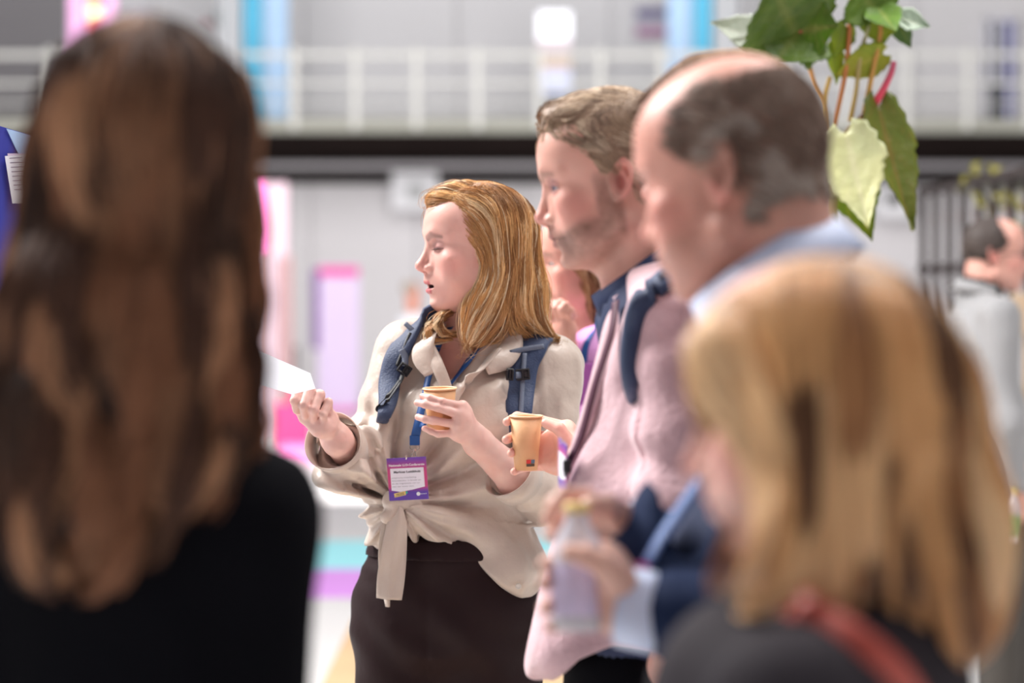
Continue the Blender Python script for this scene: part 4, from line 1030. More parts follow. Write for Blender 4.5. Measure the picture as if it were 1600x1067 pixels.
# cuffs
def cuff(root, c, ax, r, hgt, up, m, th=.0022, sq=1.0, flare=0.0):
    ax = np.asarray(ax, float); ax /= np.linalg.norm(ax); u = np.asarray(up, float); u -= np.dot(u, ax) * ax; u /= np.linalg.norm(u); w_ = np.cross(ax, u)
    n = 40; a = np.linspace(0, 2 * math.pi, n, endpoint=False); vs = []
    for (rr, hh) in ((r + flare, hgt / 2), (r, -hgt / 2), (r - th, -hgt / 2), (r - th + flare, hgt / 2)):
        vs.append(c + ax * hh + (np.cos(a)[:, None] * u * sq + np.sin(a)[:, None] * w_) * (rr + .0012 * np.sin(a * 3 + 1)[:, None]))
    v = np.vstack(vs); j = np.arange(n); j2 = (j + 1) % n
    f = np.concatenate([np.stack([k * n + j, k * n + j2, ((k + 1) % 4) * n + j2, ((k + 1) % 4) * n + j], 1) for k in range(4)])
    return obj('cuff', meshdata('cuff', v, f, m), root)
cuff(A, wrR + V(.004, .020, -.004), wrR - elR, .0505, .066, V(0, 0, 1), M['blouse'], flare=.003)
cuff(A, P(806, 745, 4.388), wrL - P(830, 765, 4.41), .0500, .040, V(0, 0, 1), M['blouse'], flare=.004)
# hair: near side swept back and down, far side curling under the chin
bk, lf, upv = -HW.R[:, 0], HW.R[:, 1], HW.R[:, 2]
def whair(p):
    q = HW.loc(p)
    d = ell(q, (-.010, 0, .053), (.103, .086, .094)) * HW.s
    d = smin(d, ell(q, (.050, -.005, .102), (.050, .058, .030)) * HW.s, .02)      # swept-up fringe
    d = smin(d, ell(q, (.038, .004, .072), (.048, .072, .054)) * HW.s, .015)
    d = smin(d, cap(p, T(782, 370, .0), T(800, 450, .01), .066, .062), .03)
    d = smin(d, cap(p, T(800, 450, .01), T(806, 505, .03), .062, .056), .03)
    d = smin(d, cap(p, T(778, 405, -.050), T(757, 480, -.060), .034, .040), .025)
    d = smin(d, cap(p, T(757, 480, -.060), T(748, 512, -.062), .040, .036), .02)
    d = smin(d, cap(p, T(735, 430, .095), T(706, 497, .055), .030, .028), .02)
    d = smin(d, cap(p, T(820, 480, -.02), T(858, 520, -.015), .034, .012), .02)
    return d
rng = np.random.default_rng(5)
near_mask = lambda q: (q[:, 2] > .012) & (q[:, 0] < np.interp(q[:, 2], [.0, .03, .06, .09, .115, .14], [.022, .058, .082, .092, .084, .07]))
roots = scalp_roots(HW, 8200, rng, near_mask)
def wdir(p, prev, t):
    q = HW.loc(p); n = len(p)
    side = np.where(q[:, 1] > -.012, 1.0, -1.0)
    top = np.clip((q[:, 2] - .07) / .05, 0, 1) * (1 - min(1, t * 2.2))
    d = np.tile(V(0, 0, -1.0), (n, 1))
    d += (bk * .8)[None] * top[:, None] + lf[None] * (side * (.75 * top + .06))[:, None]
    d += bk[None] * (np.clip((q[:, 0] + .01) / .06, 0, 1) * np.clip((q[:, 2] + .02) / .05, 0, 1))[:, None] * .95
    low = np.clip((-.015 - q[:, 2]) / .03, 0, 1); fr = np.clip((q[:, 0] + .045) / .03, 0, 1)
    d += -bk[None] * (low * np.where(side > 0, fr * .60, .9))[:, None]
    d += bk[None] * (np.clip((-.080 - q[:, 2]) / .04, 0, 1) * (1 - fr) * (side > 0) * 1.0)[:, None]
    return d
zend = T(0, 532)[2]
ln = (roots[:, 2] - zend) * 1.16 + .035; ln *= 1 + rng.normal(size=len(ln)) * .06
dep = rng.random(len(ln)) ** 1.5 * .010
S = grow(whair, roots, wdir, ln, 20, dep, .55, .0085)
S, lk = lock_strands(S, rng, 120, .78, .9, .0012, .0040, .13)
# fringe combed over to the far side
r2 = scalp_roots(HW, 2600, rng, lambda q: (q[:, 2] > .086) & (q[:, 0] > .0) & (q[:, 0] < .086) & (q[:, 1] < .040) & (q[:, 1] > -.05))
def fdir(p, prev, t):
    q = HW.loc(p); d = np.tile(-bk * .9 - lf * .75, (len(p), 1))
    d += V(0, 0, -1.4)[None] * np.clip((q[:, 0] - .070) / .02, 0, 1)[:, None] * (t > .5) + bk[None] * (np.clip((q[:, 0] - .078) / .01, 0, 1))[:, None] * .9 - lf[None] * (t * 1.2)
    return d
S2 = grow(whair, r2, fdir, .085 + .045 * rng.random(len(r2)), 20, rng.random(len(r2)) * .007, .6, .0085)
S2, lk2 = lock_strands(S2, rng, 22, .75, .9, .0010, .0018, .09)
S = np.concatenate([S, S2]); lk = np.concatenate([lk, lk2 + lk.max() + 1])
# the curl of the far side that comes round under the chin
cc = catmull([T(748, 440, .085), T(722, 474, .03), T(694, 492, -.035), T(676, 507, -.055), T(684, 524, -.060), T(708, 526, -.050)], 21)
a_ = rng.random((420, 1)) * 6.28; rd = np.sqrt(rng.random((420, 1))); sp_ = np.interp(np.linspace(0, 1, 21), [0, .4, .7, 1], [.020, .018, .019, .008])[None]
S3 = cc[None] + (np.stack([np.cos(a_) * np.ones(21), .6 * np.sin(a_) * np.ones(21) , np.sin(a_ + 1) * np.ones(21)], 2) * (rd * sp_)[..., None]) + rng.normal(size=(420, 1, 3)) * .002
S3, lk3 = lock_strands(S3, rng, 14, .5, 1.0, .0012, .002, .05)
S = np.concatenate([S, S3]); lk = np.concatenate([lk, lk3 + lk.max() + 1])
# loose flyaway hairs
fl = rng.choice(len(S), 260, replace=False); F_ = S[fl].copy(); u = np.linspace(0, 1, F_.shape[1])[None, :, None]
F_ += rng.normal(size=(260, 1, 3)) * .008 * u * 1.2 + grad(whair, F_.reshape(-1, 3).astype(np.float32), .003).reshape(F_.shape) * (.004 + .006 * rng.random((260, 1, 1))) * u
S = np.concatenate([S, F_]); lk = np.concatenate([lk, lk[fl]])
cols = hair_cols(len(S), rng, [(.80, .47, .20), (.95, .70, .42), (.64, .33, .125), (.34, .155, .055), (.98, .82, .58), (.52, .255, .095)], .06, lk, .88)
def hcut(p):
    q = HW.loc(p); lim = np.interp(q[:, 2], [-.10, -.02, .02, .06, .085, .10, .13], [-.020, -.012, .022, .070, .088, .097, .11])
    return np.maximum(whair(p) + .009, (q[:, 0] - lim) * .9)
base = mesh_sdf(hcut, V(T(640, 0)[0], 4.3, Zc(560)), V(T(890, 0)[0], 4.72, Zc(270)), .005)
hair_object('hair', A, S, .00042, .00022, cols, M['hair'], (base[0], base[1], V(.42, .20, .07)))
# ------------------------------------------------------------------ things the woman in beige carries
def strap_px(path, wid, wdirs, th, off, f=None, n=28, bulge=.004, nw=6, y0=4.15):
    f = f or wblouse
    pts = [on(a[0], a[1], off, f, y0) if len(a) == 2 else P(*a) for a in path]
    return ribbon_vf(pts, wid, wdirs, th, n, bulge, nw)
BP = thing('backpack', 'navy backpack with grey webbing and black buckles worn by the woman in beige', 'backpack', tuple(T(745, 560, .25)))
pk = lambda p: smin(boxs(p, T(750, 690, .26), (.120, .075, .19), r=.06), boxs(p, T(750, 720, .33), (.11, .05, .11), r=.04), .03)
v, f = mesh_sdf(pk, T(745, 620, .26) - .32, T(745, 620, .26) + .32, .012); obj('pack', meshdata('pack', v, f, M['strap']), BP)
v, f = strap_px([(735, 470, YW + .17), (690, 488, YW + .02), (652, 508), (624, 548), (610, 592), (606, 628), (598, 655), (590, 668, YW + .04)], [.05, .052, .052, .046, .042, .034, .022, .02],
                [V(.3, .4, .8), V(.5, .2, .8), V(.72, -.15, .62), V(.88, -.2, .4), V(.98, -.2, .12), V(.98, -.2, 0), V(.9, -.3, 0), V(.7, -.6, 0)], .007, .006, n=40)
obj('shoulder_strap', meshdata('shoulder_strap', v, f, M['strap']), BP)
v, f = strap_px([(770, 480, YW + .17), (838, 512, YW + .03), (832, 536), (818, 566), (813, 604), (811, 650), (812, 690), (814, 730)], [.05, .062, .062, .058, .054, .046, .03, .025],
                [V(.6, .3, .5), V(.85, .1, -.2), V(.95, -.05, .1), V(1, 0, .06), V(1, 0, 0), V(1, 0, 0), V(1, 0, 0), V(1, 0, 0)], .007, .006, n=40)
obj('shoulder_strap', meshdata('shoulder_strap', v, f, M['strap']), BP)
# grey trim across each pad
def band(path, w_, wd, m, off=.012, name='trim', th=.0025, n=12, par=BP, f=None, bulge=.0006):
    v, q = strap_px(path, w_, wd, th, off, f, n, bulge, 2); return obj(name, meshdata(name, v, q, m), par)
band([(633, 505), (643, 514), (655, 521)], .0085, V(.5, -.2, .8), M['grey_web'], .016)
band([(797, 551), (822, 545), (850, 541)], .0095, V(0, 0, 1), M['grey_web'], .017)
band([(820, 552), (817, 590), (814, 648)], .0085, V(1, 0, 0), M['grey_web'], .0165, 'webbing', n=20)
band([(641, 520), (628, 552), (620, 572)], .0060, V(.9, 0, .4), M['black_web'], .0165, 'webbing', n=14)
def buckle(c, rz, w_=.026, h_=.016, par=BP):
    c = np.asarray(c, float); a = math.radians(rz); R = np.array([[math.cos(a), 0, -math.sin(a)], [0, 1, 0], [math.sin(a), 0, math.cos(a)]])
    mb = MB(); e = []
    for (x, z, sx, sz) in ((-w_ / 2, 0, .004, h_), (w_ / 2, 0, .004, h_), (0, h_ / 2, w_ + .004, .004), (0, -h_ / 2, w_ + .004, .004), (0, 0, .005, h_)):
        mb.box(c + R @ V(x, -.002 * abs(x) / w_, z), (sx, .0065, sz), 0, .0012, None, R)
    mb.box(c + R @ V(w_ * .25, .001, 0), (w_ * .45, .004, h_ * .75), 0, .001, None, R)
    return mb.build('buckle', M['black_plastic'], par)
b1 = on(632, 577, .018); buckle(b1, -35, .020, .016)
b2 = on(817, 585, .021); buckle(b2, 5, .022, .017)
b3 = on(797, 585, .016); buckle(b3, -4, .010, .018)
band([(806, 586), (812, 586), (816, 586)], .012, V(0, 0, 1), M['grey_web'], .019, 'webbing')
band([(627, 546), (633, 558), (633, 572)], .012, V(1, 0, -.3), M['grey_web'], .019, 'webbing')
lp = [on(630, 585, .016), on(622, 602, .014), on(606, 625, .022), T(592, 640, -.095), T(591, 634, -.10), on(606, 618, .028), on(624, 594, .022)]
v, f = ribbon_vf(lp, .0085, V(.7, .2, .7), .0014, 40, 0, 2); obj('webbing', meshdata('webbing', v, f, M['black_web']), BP)
# lanyard and badge
LY = thing('lanyard', 'blue lanyard with a silver clip around the neck of the woman in beige', 'lanyard', tuple(T(648, 690, -.13)))
fr = lambda p: np.minimum(wblouse(p), wneck(p))
L1 = [T(706, 508, -.010), T(691, 528, -.055), on(683, 545, .006, fr), on(676, 566, .006, fr), on(669, 592, .006, fr), on(664, 615, .006, fr), on(657, 645, .006, fr), on(652, 668, .007, fr), on(647, 690, .008, fr)]
v, f = ribbon_vf(L1, [.012, .0125, .0125, .012, .012, .012, .0145, .016, .0165], V(.97, -.1, .22), .0014, 50, .0003, 2)
obj('strap', meshdata('strap', v, f, M['lanyard']), LY)
L2 = [T(775, 515, -.02), on(748, 545, .006, fr), on(738, 556, .006, fr), on(722, 577, .006, fr), on(706, 597, .006, fr), on(690, 618, .009, fr), on(672, 645, .009, fr), on(658, 668, .010, fr)]
v, f = ribbon_vf(L2, [.011] * 4 + [.012] * 4, V(.80, -.15, .58), .0014, 50, .0003, 2)
obj('strap', meshdata('strap', v, f, M['lanyard']), LY)
b0 = on(648, 688, .010, fr)
mb = MB(); mb.box(b0, (.0185, .004, .018), 0, .0008); mb.build('stitched_tab', M['lanyard'], LY)
mb = MB()
mb.tube([b0 + V(-.008, -.001, -.008), b0 + V(-.0085, -.001, -.014), b0 + V(-.005, -.001, -.0175), b0 + V(.005, -.001, -.0175), b0 + V(.0085, -.001, -.014), b0 + V(.008, -.001, -.008)], .0008, 6)
mb.build('ring', M['metal'], LY)
mb = MB(); mb.tube([b0 + V(0, -.002, -.016), b0 + V(0, -.003, -.020)], .003, 8); mb.tube([b0 + V(-.001, -.003, -.020), b0 + V(-.0045, -.003, -.025), b0 + V(-.004, -.004, -.030), b0 + V(.001, -.004, -.032)], .0011, 6)
mb.tube([b0 + V(.001, -.003, -.020), b0 + V(.003, -.003, -.030)], .0013, 6); mb.tube([b0 + V(-.004, -.004, -.0245), b0 + V(-.008, -.004, -.0255)], .0011, 6)
mb.build('clip', M['metal'], LY)
def text_mesh(s, size, bold=False):
    c = bpy.data.curves.new('t', 'FONT'); c.body = s; c.size = size; c.align_x = 'CENTER'; c.align_y = 'CENTER'; c.resolution_u = 2
    if bold: c.offset = size * .022
    o = bpy.data.objects.new('t', c); COL.objects.link(o); dg = bpy.context.evaluated_depsgraph_get(); dg.update()
    me = o.evaluated_get(dg).to_mesh(); v = np.array([q.co[:] for q in me.vertices]); f = [list(q.vertices) for q in me.polygons]
    o.evaluated_get(dg).to_mesh_clear(); bpy.data.objects.remove(o); bpy.data.curves.remove(c)
    return v, f
def add_text(mb, s, size, x, z, y, col, bold=False, width=None, tilt=0.0):
    v, f = text_mesh(s, size, bold)
    if width: v[:, 0] *= width / (v[:, 0].max() - v[:, 0].min())
    a = math.radians(tilt); X = v[:, 0] * math.cos(a) - v[:, 1] * math.sin(a); Z = v[:, 0] * math.sin(a) + v[:, 1] * math.cos(a)
    vv = np.stack([X + x, np.full(len(v), y), Z + z], 1)
    by = {}
    for q in f: by.setdefault(len(q), []).append(q)
    mb.add(vv, [np.array(q) for q in by.values()], col)
def badge(name, label, c, w_, h_, tilt, rz, lines=True):
    r = thing(name, label, 'badge', tuple(c)); r.rotation_euler = (math.radians(3), math.radians(tilt), math.radians(rz))
    nx, nz = 12, 16; g = []
    for k in range(nz + 1):
        for i in range(nx + 1): g.append((-w_ / 2 + w_ * i / nx, -.0012, -h_ / 2 + h_ * k / nz))
    g = np.array(g); t = (g[:, 2] + h_ / 2) / h_
    top, mid, bot = V(.16, .055, .42), V(.60, .060, .22), V(.12, .050, .40)
    col = np.where(t[:, None] > .5, mid + (top - mid) * ((t - .72) / .24).clip(0, 1)[:, None], mid + (bot - mid) * ((.30 - t) / .08).clip(0, 1)[:, None])
    i = (np.arange(nz)[:, None] * (nx + 1) + np.arange(nx)[None]).reshape(-1, 1); f = np.concatenate([i, i + 1, i + nx + 2, i + nx + 1], 1)
    mb = MB(); mb.add(g, f, col); mb.box((0, 0, 0), (w_, .0020, h_), 0, .0008, V(.35, .30, .55))
    def par(o): o.parent = r; return o
    par(mb.build('card', M['print']))
    mb = MB(); mb.add(np.array([(-w_ * .425, -.0016, -h_ * .26), (w_ * .425, -.0016, -h_ * .20), (w_ * .425, -.0016, h_ * .255), (-w_ * .425, -.0016, h_ * .255)]), np.array([[0, 1, 2, 3]]), V(.86, .84, .94))
    # pale foot of the white field follows the wave of the purple foot
    mb.add(np.array([(-w_ * .425, -.0016, -h_ * .26), (-w_ * .2, -.0016, -h_ * .30), (w_ * .1, -.0016, -h_ * .26), (w_ * .425, -.0016, -h_ * .20)]), np.array([[0, 1, 2, 3]]), V(.86, .84, .94))
    par(mb.build('white_field', M['print']))
    if lines:
        mb = MB(); y = -.0022; ink = V(.03, .03, .05); gr = V(.20, .20, .24)
        add_text(mb, 'Nationale LLO-Conferentie', .0058, 0, h_ * .325, y, V(.95, .93, .98), True, w_ * .90)
        add_text(mb, 'Marloes Luttikhuis', .0058, 0, h_ * .165, y, ink, True, w_ * .68)
        for k, (s_, wd_) in enumerate((('programma ontwikkeling', .62), ('Ontwikkelen in brede zin', .74), ('en de organisatie van nu', .70), ('van en voor ons', .55))):
            add_text(mb, s_, .0030, -w_ * (.40 - wd_ / 2), h_ * (.045 - .068 * k) - .001, y, gr, False, w_ * wd_)
        a = math.radians(10)
        q = np.array([(-.0105, -.0036), (.0105, -.0036), (.0115, .0036), (-.0105, .0036)]); q = q @ np.array([[math.cos(a), math.sin(a)], [-math.sin(a), math.cos(a)]])
        mb.add(np.stack([q[:, 0] - w_ * .22, np.full(4, y), q[:, 1] - h_ * .355], 1), np.array([[0, 1, 2, 3]]), V(.85, .62, .22))
        add_text(mb, 'netwerk', .0030, -w_ * .22, -h_ * .34, y - .0004, ink, True, .015, 10); add_text(mb, 'professionals', .0024, -w_ * .22, -h_ * .375, y - .0004, ink, True, .017, 10)
        mb.add(np.array([(-w_ * .06, y - .0004, -h_ * .36), (-w_ * .015, y - .0004, -h_ * .33), (-w_ * .03, y - .0004, -h_ * .28), (-w_ * .07, y - .0004, -h_ * .31)]), np.array([[0, 1, 2, 3]]), V(.05, .55, .42))
        an = np.linspace(0, 6.283, 18, endpoint=False); mb.add(np.stack([np.cos(an) * .0036 + w_ * .25, np.full(18, y), np.sin(an) * .0036 - h_ * .365], 1), np.arange(18)[None], V(.9, .9, .97))
        add_text(mb, 'lerend', .0026, w_ * .38, -h_ * .365, y, V(.85, .85, .95), True, w_ * .15)
        par(mb.build('lettering', M['print']))
    mb = MB(); mb.tube([(0, -.003, h_ * .46), (.001, -.0035, h_ * .50), (0, -.002, h_ * .55)], .0012, 6); par(mb.build('eyelet', M['metal']))
    return r
badge('name_badge', 'purple and white name badge hanging on a blue lanyard in front of a beige blouse', b0 + V(-.0125, -.006, -.069), .0725, .0775, -3.5, -8)
# cups
def lathe_at(mb, prof, c, ax, n=40, col=None):
    ax = np.asarray(ax, float); ax /= np.linalg.norm(ax); u = V(1, 0, 0) - ax[0] * ax; u /= np.linalg.norm(u); w_ = np.cross(ax, u)
    Mx = np.eye(4); Mx[:3, 0] = u; Mx[:3, 1] = w_; Mx[:3, 2] = ax; Mx[:3, 3] = c; return mb.lathe(prof, n, Mx, col)
def cup(label, top, ax, rt, rb, h, logo=False):
    r = thing('paper_cup', label, 'cup', tuple(top - np.asarray(ax) * h))
    mb = MB(); lathe_at(mb, [(rb - .003, -h + .004), (rb, -h), (rb + .0004, -h), (rt, -.002), (rt - .0012, -.002), (rb - .001, -h + .006), (0, -h + .006)], top, ax, 48)
    mb.build('cup_body', M['cup'], r, True)
    mb = MB(); t = np.linspace(0, 2 * math.pi, 10); lathe_at(mb, [(rt + .0004 + .0017 * math.cos(a), -.001 + .0017 * math.sin(a)) for a in t], top, ax, 48)
    mb.build('rolled_rim', M['cup_in'], r, True)
    if logo:
        mb = MB(); fw = -np.array([top[0] + .30, top[1], 0.0]); 
        def patch(a0, a1, z0, z1, col):
            vs = []
            for z in (z0, z1):
                rr = rb + (rt - rb) * (z + h) / h + .0004
                for a in np.linspace(a0, a1, 6): vs.append(top + V(math.sin(a) * rr, -math.cos(a) * rr, z))
            i = np.arange(5); mb.add(np.array(vs), np.stack([i, i + 1, i + 7, i + 6], 1), col)
        patch(.02, .40, -h + .0185, -h + .0120, V(.62, .03, .02)); patch(.42, .78, -h + .0185, -h + .0120, V(.10, .17, .24))
        patch(.02, .78, -h + .0115, -h + .0070, V(.07, .045, .02)); mb.build('printed_mark', M['print'], r)
    return r
cup('small brown paper cup held at the chest by the woman in beige', P(687, 606, yc), V(-.02, -.045, 1) / np.linalg.norm(V(-.02, -.045, 1)), .0288, .0215, .074)
# white card
CP = [P(a, b, 4.262 - (b - 560) * .0007 + (a - 400) * .0001) for a, b in ((398, 545), (485, 583), (493, 607), (456, 616), (400, 599))]
c_ = np.array(CP); nrm = np.cross(c_[1] - c_[0], c_[3] - c_[0]); nrm /= np.linalg.norm(nrm)
v = np.vstack([c_, c_ + nrm * .0006]); k = np.arange(5); f = [k[None], (k[::-1] + 5)[None], np.stack([k, k + 5, (k + 1) % 5 + 5, (k + 1) % 5], 1)]
crd = obj('card', meshdata('card', v, f, M['paper'], False)); tag(crd, 'blank white card held in the raised fist of the woman in beige', 'card')
# ================= man in the dusty pink blazer =================
YM = 3.6
T = lambda x, y, d=0.0: P(x, y, YM + d)
HM = Head(T(962, 292), -3, 11, 0, 1.045, male=True, brow=1.15, jaw=1.08, nose=.92, noseh=.95, lid=.55, fat=-.001, chin=.002, lips=.9, cran=(1.0, 1.0, 1.03))
B = person('fair-haired man with stubble in a dusty pink blazer over a navy shirt', (T(990, 1067)[0], YM + .02, 0))
mshN, mshF = T(1052, 506, -.18), T(1040, 500, .19)
melN, mwrN = T(1068, 790, -.235), T(1048, 985, -.195)
melF, mwrF = P(985, 800, 3.90), P(900, 722, 4.07)
def mtorso(p, g=0.0):
    wd = V(.12, 1, 0)
    d = capf(p, T(1046, 540), T(1030, 760), .098 + g, .112 + g, wd, 1.45)
    d = smin(d, capf(p, T(1030, 760), T(1018, 960), .112 + g, .118 + g, wd, 1.35), .05)
    d = smin(d, cap(p, T(1015, 478), mshN + V(0, .03, 0), .062 + g, .052 + g), .05)
    return smin(d, cap(p, T(1015, 478), mshF + V(0, -.03, 0), .062 + g, .052 + g), .05)
def mneck(p):
    d = smin(HM.sdf(p), cap(p, HM.wor((-.030, 0, -.035)), T(1022, 470, .01), .060, .066), .022)
    d = smin(d, cap(p, HM.wor((.040, 0, -.090)), T(985, 455), .020, .020), .03)
    return smin(d, mtorso(p, -.012), .03)
def mskin(v):
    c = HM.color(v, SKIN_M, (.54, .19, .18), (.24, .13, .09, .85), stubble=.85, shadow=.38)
    hn = v[:, 2] < T(0, 600)[2]; c[hn] = V(.78, .42, .34); return c
yq = 4.10
mm = [P(886, 668, yq + .030), P(888, 688, yq + .028), P(884, 708, yq + .026), P(874, 727, yq + .024)]
mf = [[P(845, 657, yq + .050), P(808, 651, yq + .034), P(792, 659, yq - .002)], [P(845, 682, yq + .050), P(806, 680, yq + .032), P(791, 687, yq - .006)],
      [P(845, 702, yq + .046), P(812, 701, yq + .030), P(799, 708, yq - .006)], [P(845, 728, yq + .042), P(815, 731, yq + .026), P(803, 737, yq - .004)]]
mt = [P(892, 715, yq - .010), P(888, 690, yq - .030), P(874, 670, yq - .034), P(853, 661, yq - .024)]
mhand = lambda p: smin(hand_sdf(p, mwrF, mm, mf, mt, r=.0092, wr=.030, palmr=.0140, fore=(melF, .040)), ell(p, P(868, 704, yq + .026), (.034, .014, .040)), .012)
mhN = lambda p: smin(cap(p, mwrN, mwrN + V(.0, .04, -.06), .028, .026), cap(p, mwrN + V(.0, .04, -.06), mwrN + V(.0, .07, -.11), .028, .014), .02)
body_object(B, [(mneck, V(T(810, 0)[0], 3.38, T(0, 520)[2]), V(T(1125, 0)[0], 3.82, T(0, 150)[2]), .0022),
                (mhand, V(P(782, 0, 4.1)[0], 3.98, P(0, 775, 4.1)[2]), V(P(960, 0, 4.1)[0], 4.22, P(0, 630, 4.1)[2]), .0019),
                (mhN, mwrN - V(.12, .10, .20), mwrN + V(.08, .08, .04), .005),
                (lambda p: mtorso(p, -.02), V(.06, 3.3, .95), V(.42, 3.9, 1.5), .014)], SKIN_M, mskin)
HM.eyes(B, (.55, -.12), (.06, .10, .22))
def mblaz(p):
    d = mtorso(p, .012)
    d = smin(d, cap(p, mshN, melN, .063, .055), .03); d = smin(d, cap(p, melN, mwrN, .055, .040), .03)
    d = smin(d, cap(p, mshF, melF, .063, .055), .03); d = smin(d, cap(p, melF, P(930, 735, 4.03), .055, .044), .03)
    # skirt of the blazer swinging forward
    d = smin(d, capf(p, T(955, 760, -.06), T(878, 1010, -.10), .040, .050, V(.3, -.9, 0), 1.6), .06)
    d = smin(d, capf(p, T(905, 900, -.02), T(868, 1030, .03), .030, .040, V(.3, .9, 0), 1.9), .05)
    d = smin(d, cap(p, T(1005, 900), T(1000, 1010), .12, .135), .05)
    n = noise(p * 8)
    d = d + along_folds(p, mshN, melN, .0040, 70, 4) + wrinkle(p, .0030, (11, 11, 6), 3) + .0035 * np.sin((p[:, 0] * .85 + p[:, 2] * .5) * 60 + n * 2.5) * np.exp(-((p[:, 2] - T(0, 700)[2]) / .16) ** 2)
    # seam of the near sleeve
    s_ = cap(p, mshN + V(-.058, -.01, 0), melN + V(-.050, -.01, 0), .001); d = d + .008 * np.exp(-(s_ / .007) ** 2)
    hem = np.interp(p[:, 0], [T(q, 0)[0] for q in (800, 822, 860, 900, 950, 1100)], [T(0, q)[2] for q in (1066, 1068, 1050, 1005, 985, 1010)])
    d = smax(d, hem.astype(np.float32) - p[:, 2], .010)
    # open front: the far panel stops behind the near edge
    zz = p[:, 2]; xe = np.interp(-zz, [-T(0, q)[2] for q in (470, 560, 680, 760, 900, 1060)], [T(q, 0)[0] for q in (975, 945, 912, 880, 845, 812)])
    cut = np.maximum(xe - p[:, 0], -(p[:, 1] - 3.72)); 
    d = smax(d, (xe - p[:, 0]).astype(np.float32) * .8, .008)
    d = smax(d, -cap(p, T(1000, 430), T(990, 480, -.01), .080, .070), .006)
    return smax(d, -ell(p, T(930, 700, .0), (.05, .050, .20)), .01)
cloth('blazer', B, mblaz, V(T(800, 0)[0], 3.25, T(0, 1075)[2]), V(P(1170, 0, 3.6)[0], 4.12, T(0, 370)[2]), .0045, M['pink_blazer'])
def ring_ribbon(root, name, c, r, hgt, m, tilt, th=.004, open_=.35, yawd=0, flare=.012, sx=1.0, fold=0.0):
    """stand-up or folded collar around a neck, open towards the face"""
    n = 60; a = np.linspace(open_, 2 * math.pi - open_, n) + math.pi  # open end looks along local +x of the ring
    ty = math.radians(yawd); fx = V(-math.cos(ty), -math.sin(ty), 0); fy = V(math.sin(ty), -math.cos(ty), 0); tl = math.radians(tilt)
    uz = V(0, 0, 1) * math.cos(tl) + fx * math.sin(tl); ux = fx * math.cos(tl) - V(0, 0, 1) * math.sin(tl)
    a = a - math.pi; ca, sa = np.cos(a)[:, None], np.sin(a)[:, None]
    rings = []
    for (dr, dz) in ((0, hgt / 2), (flare, -hgt / 2), (flare + th, -hgt / 2), (th, hgt / 2)):
        rings.append(c + (ux * ca * sx + fy * sa) * (r + dr) + uz * (dz - fold * np.clip(ca, 0, 1)))
    v = np.stack(rings, 1).reshape(-1, 3); i = np.arange(n - 1)[:, None] * 4; j = np.arange(4)[None]; j2 = (j + 1) % 4
    f = np.stack([i + j, i + j2, i + 4 + j2, i + 4 + j], -1).reshape(-1, 4)
    f = [f, np.array([[3, 2, 1, 0]]), np.array([[0, 1, 2, 3]]) + (n - 1) * 4]
    return obj(name, meshdata(name, v, [np.concatenate(f)], m), root)
o = ring_ribbon(B, 'shirt_collar', T(1002, 432), .074, .040, M['navy_shirt'], 36, .004, flare=.012, sx=1.05)
o = ring_ribbon(B, 'blazer_collar', T(1016, 447), .086, .042, M['pink_blazer'], 36, .006, flare=.018, sx=1.08, open_=.95)
shirt = lambda p: np.maximum(mtorso(p, .002), -cap(p, T(1000, 400), T(985, 460), .072, .060))
cloth('shirt', B, shirt, V(T(900, 0)[0], 3.34, T(0, 1010)[2]), V(T(1180, 0)[0], 3.9, T(0, 400)[2]), .010, M['navy_shirt'])
lpv = [T(1000, 452, -.085), T(968, 490, -.10), T(945, 560, -.09), T(920, 640, -.08), T(890, 730, -.07), T(872, 790, -.065)]
v, f = ribbon_vf(lpv, [.03, .05, .040, .028, .020, .012], V(.5, -.8, .1), .005, 30, .003, 4); obj('lapel', meshdata('lapel', v, f, M['pink_blazer']), B)
ml = legs_sdf(V(.195, 3.62, .98), (.05, 1, 0), (V(.17, 3.50, .52), V(.19, 3.74, .52)), (V(.20, 3.50, .08), V(.23, 3.74, .08)), (.100, .072, .062), .125)
cloth('trousers', B, lambda p: np.maximum(ml(p), p[:, 2] - 1.04), V(-.02, 3.3, .06), V(.42, 3.95, 1.06), .012, M['black_cloth'])
shoes(B, [(.20, 3.50, math.pi), (.23, 3.74, math.pi)], M['shoe'])
def short_hair(root, H, n, mask, length, pal, dirf, depth=.004, thick=.0006, offs=.004, wav=.0015, K=90, vol=None, base=None, seed=3, amt=.5, mt='hair_matte', neck=None):
    rg = np.random.default_rng(seed); r = scalp_roots(H, n, rg, mask, proj=True); e_ = dict(H.k); H2 = Head((0, 0, 0), 0); H2.o, H2.R, H2.s, H2.k = H.o, H.R, H.s, dict(H.k, ear=False)
    v0 = vol; nk = neck or H2.sdf; vol = (lambda p: np.minimum(v0(p), nk(p) - .003)) if v0 else (lambda p: nk(p) - offs)
    S = grow(vol, r, dirf, length * (.7 + .6 * rg.random(n)), 9, rg.random(n) * depth, .5, .0015)
    S, lk = lock_strands(S, rg, K, amt, 1.0, .0010, wav, .05)
    cols = hair_cols(n, rg, pal, .10, lk)
    hair_object('hair', root, S, thick, thick * .4, cols, M[mt], base)
def hb(H):
    return lambda p, prev, t: H.loc(p)
def mhdir(p, prev, t):
    q = HM.loc(p); fwd, lft, up = HM.R[:, 0], HM.R[:, 1], HM.R[:, 2]
    top = np.clip((q[:, 2] - .085) / .03, 0, 1)[:, None]
    return (fwd * .9 + lft * -.35) * top + (-fwd * .75 - up * .8) * (1 - top) + noise(q * 45)[:, None] * .25
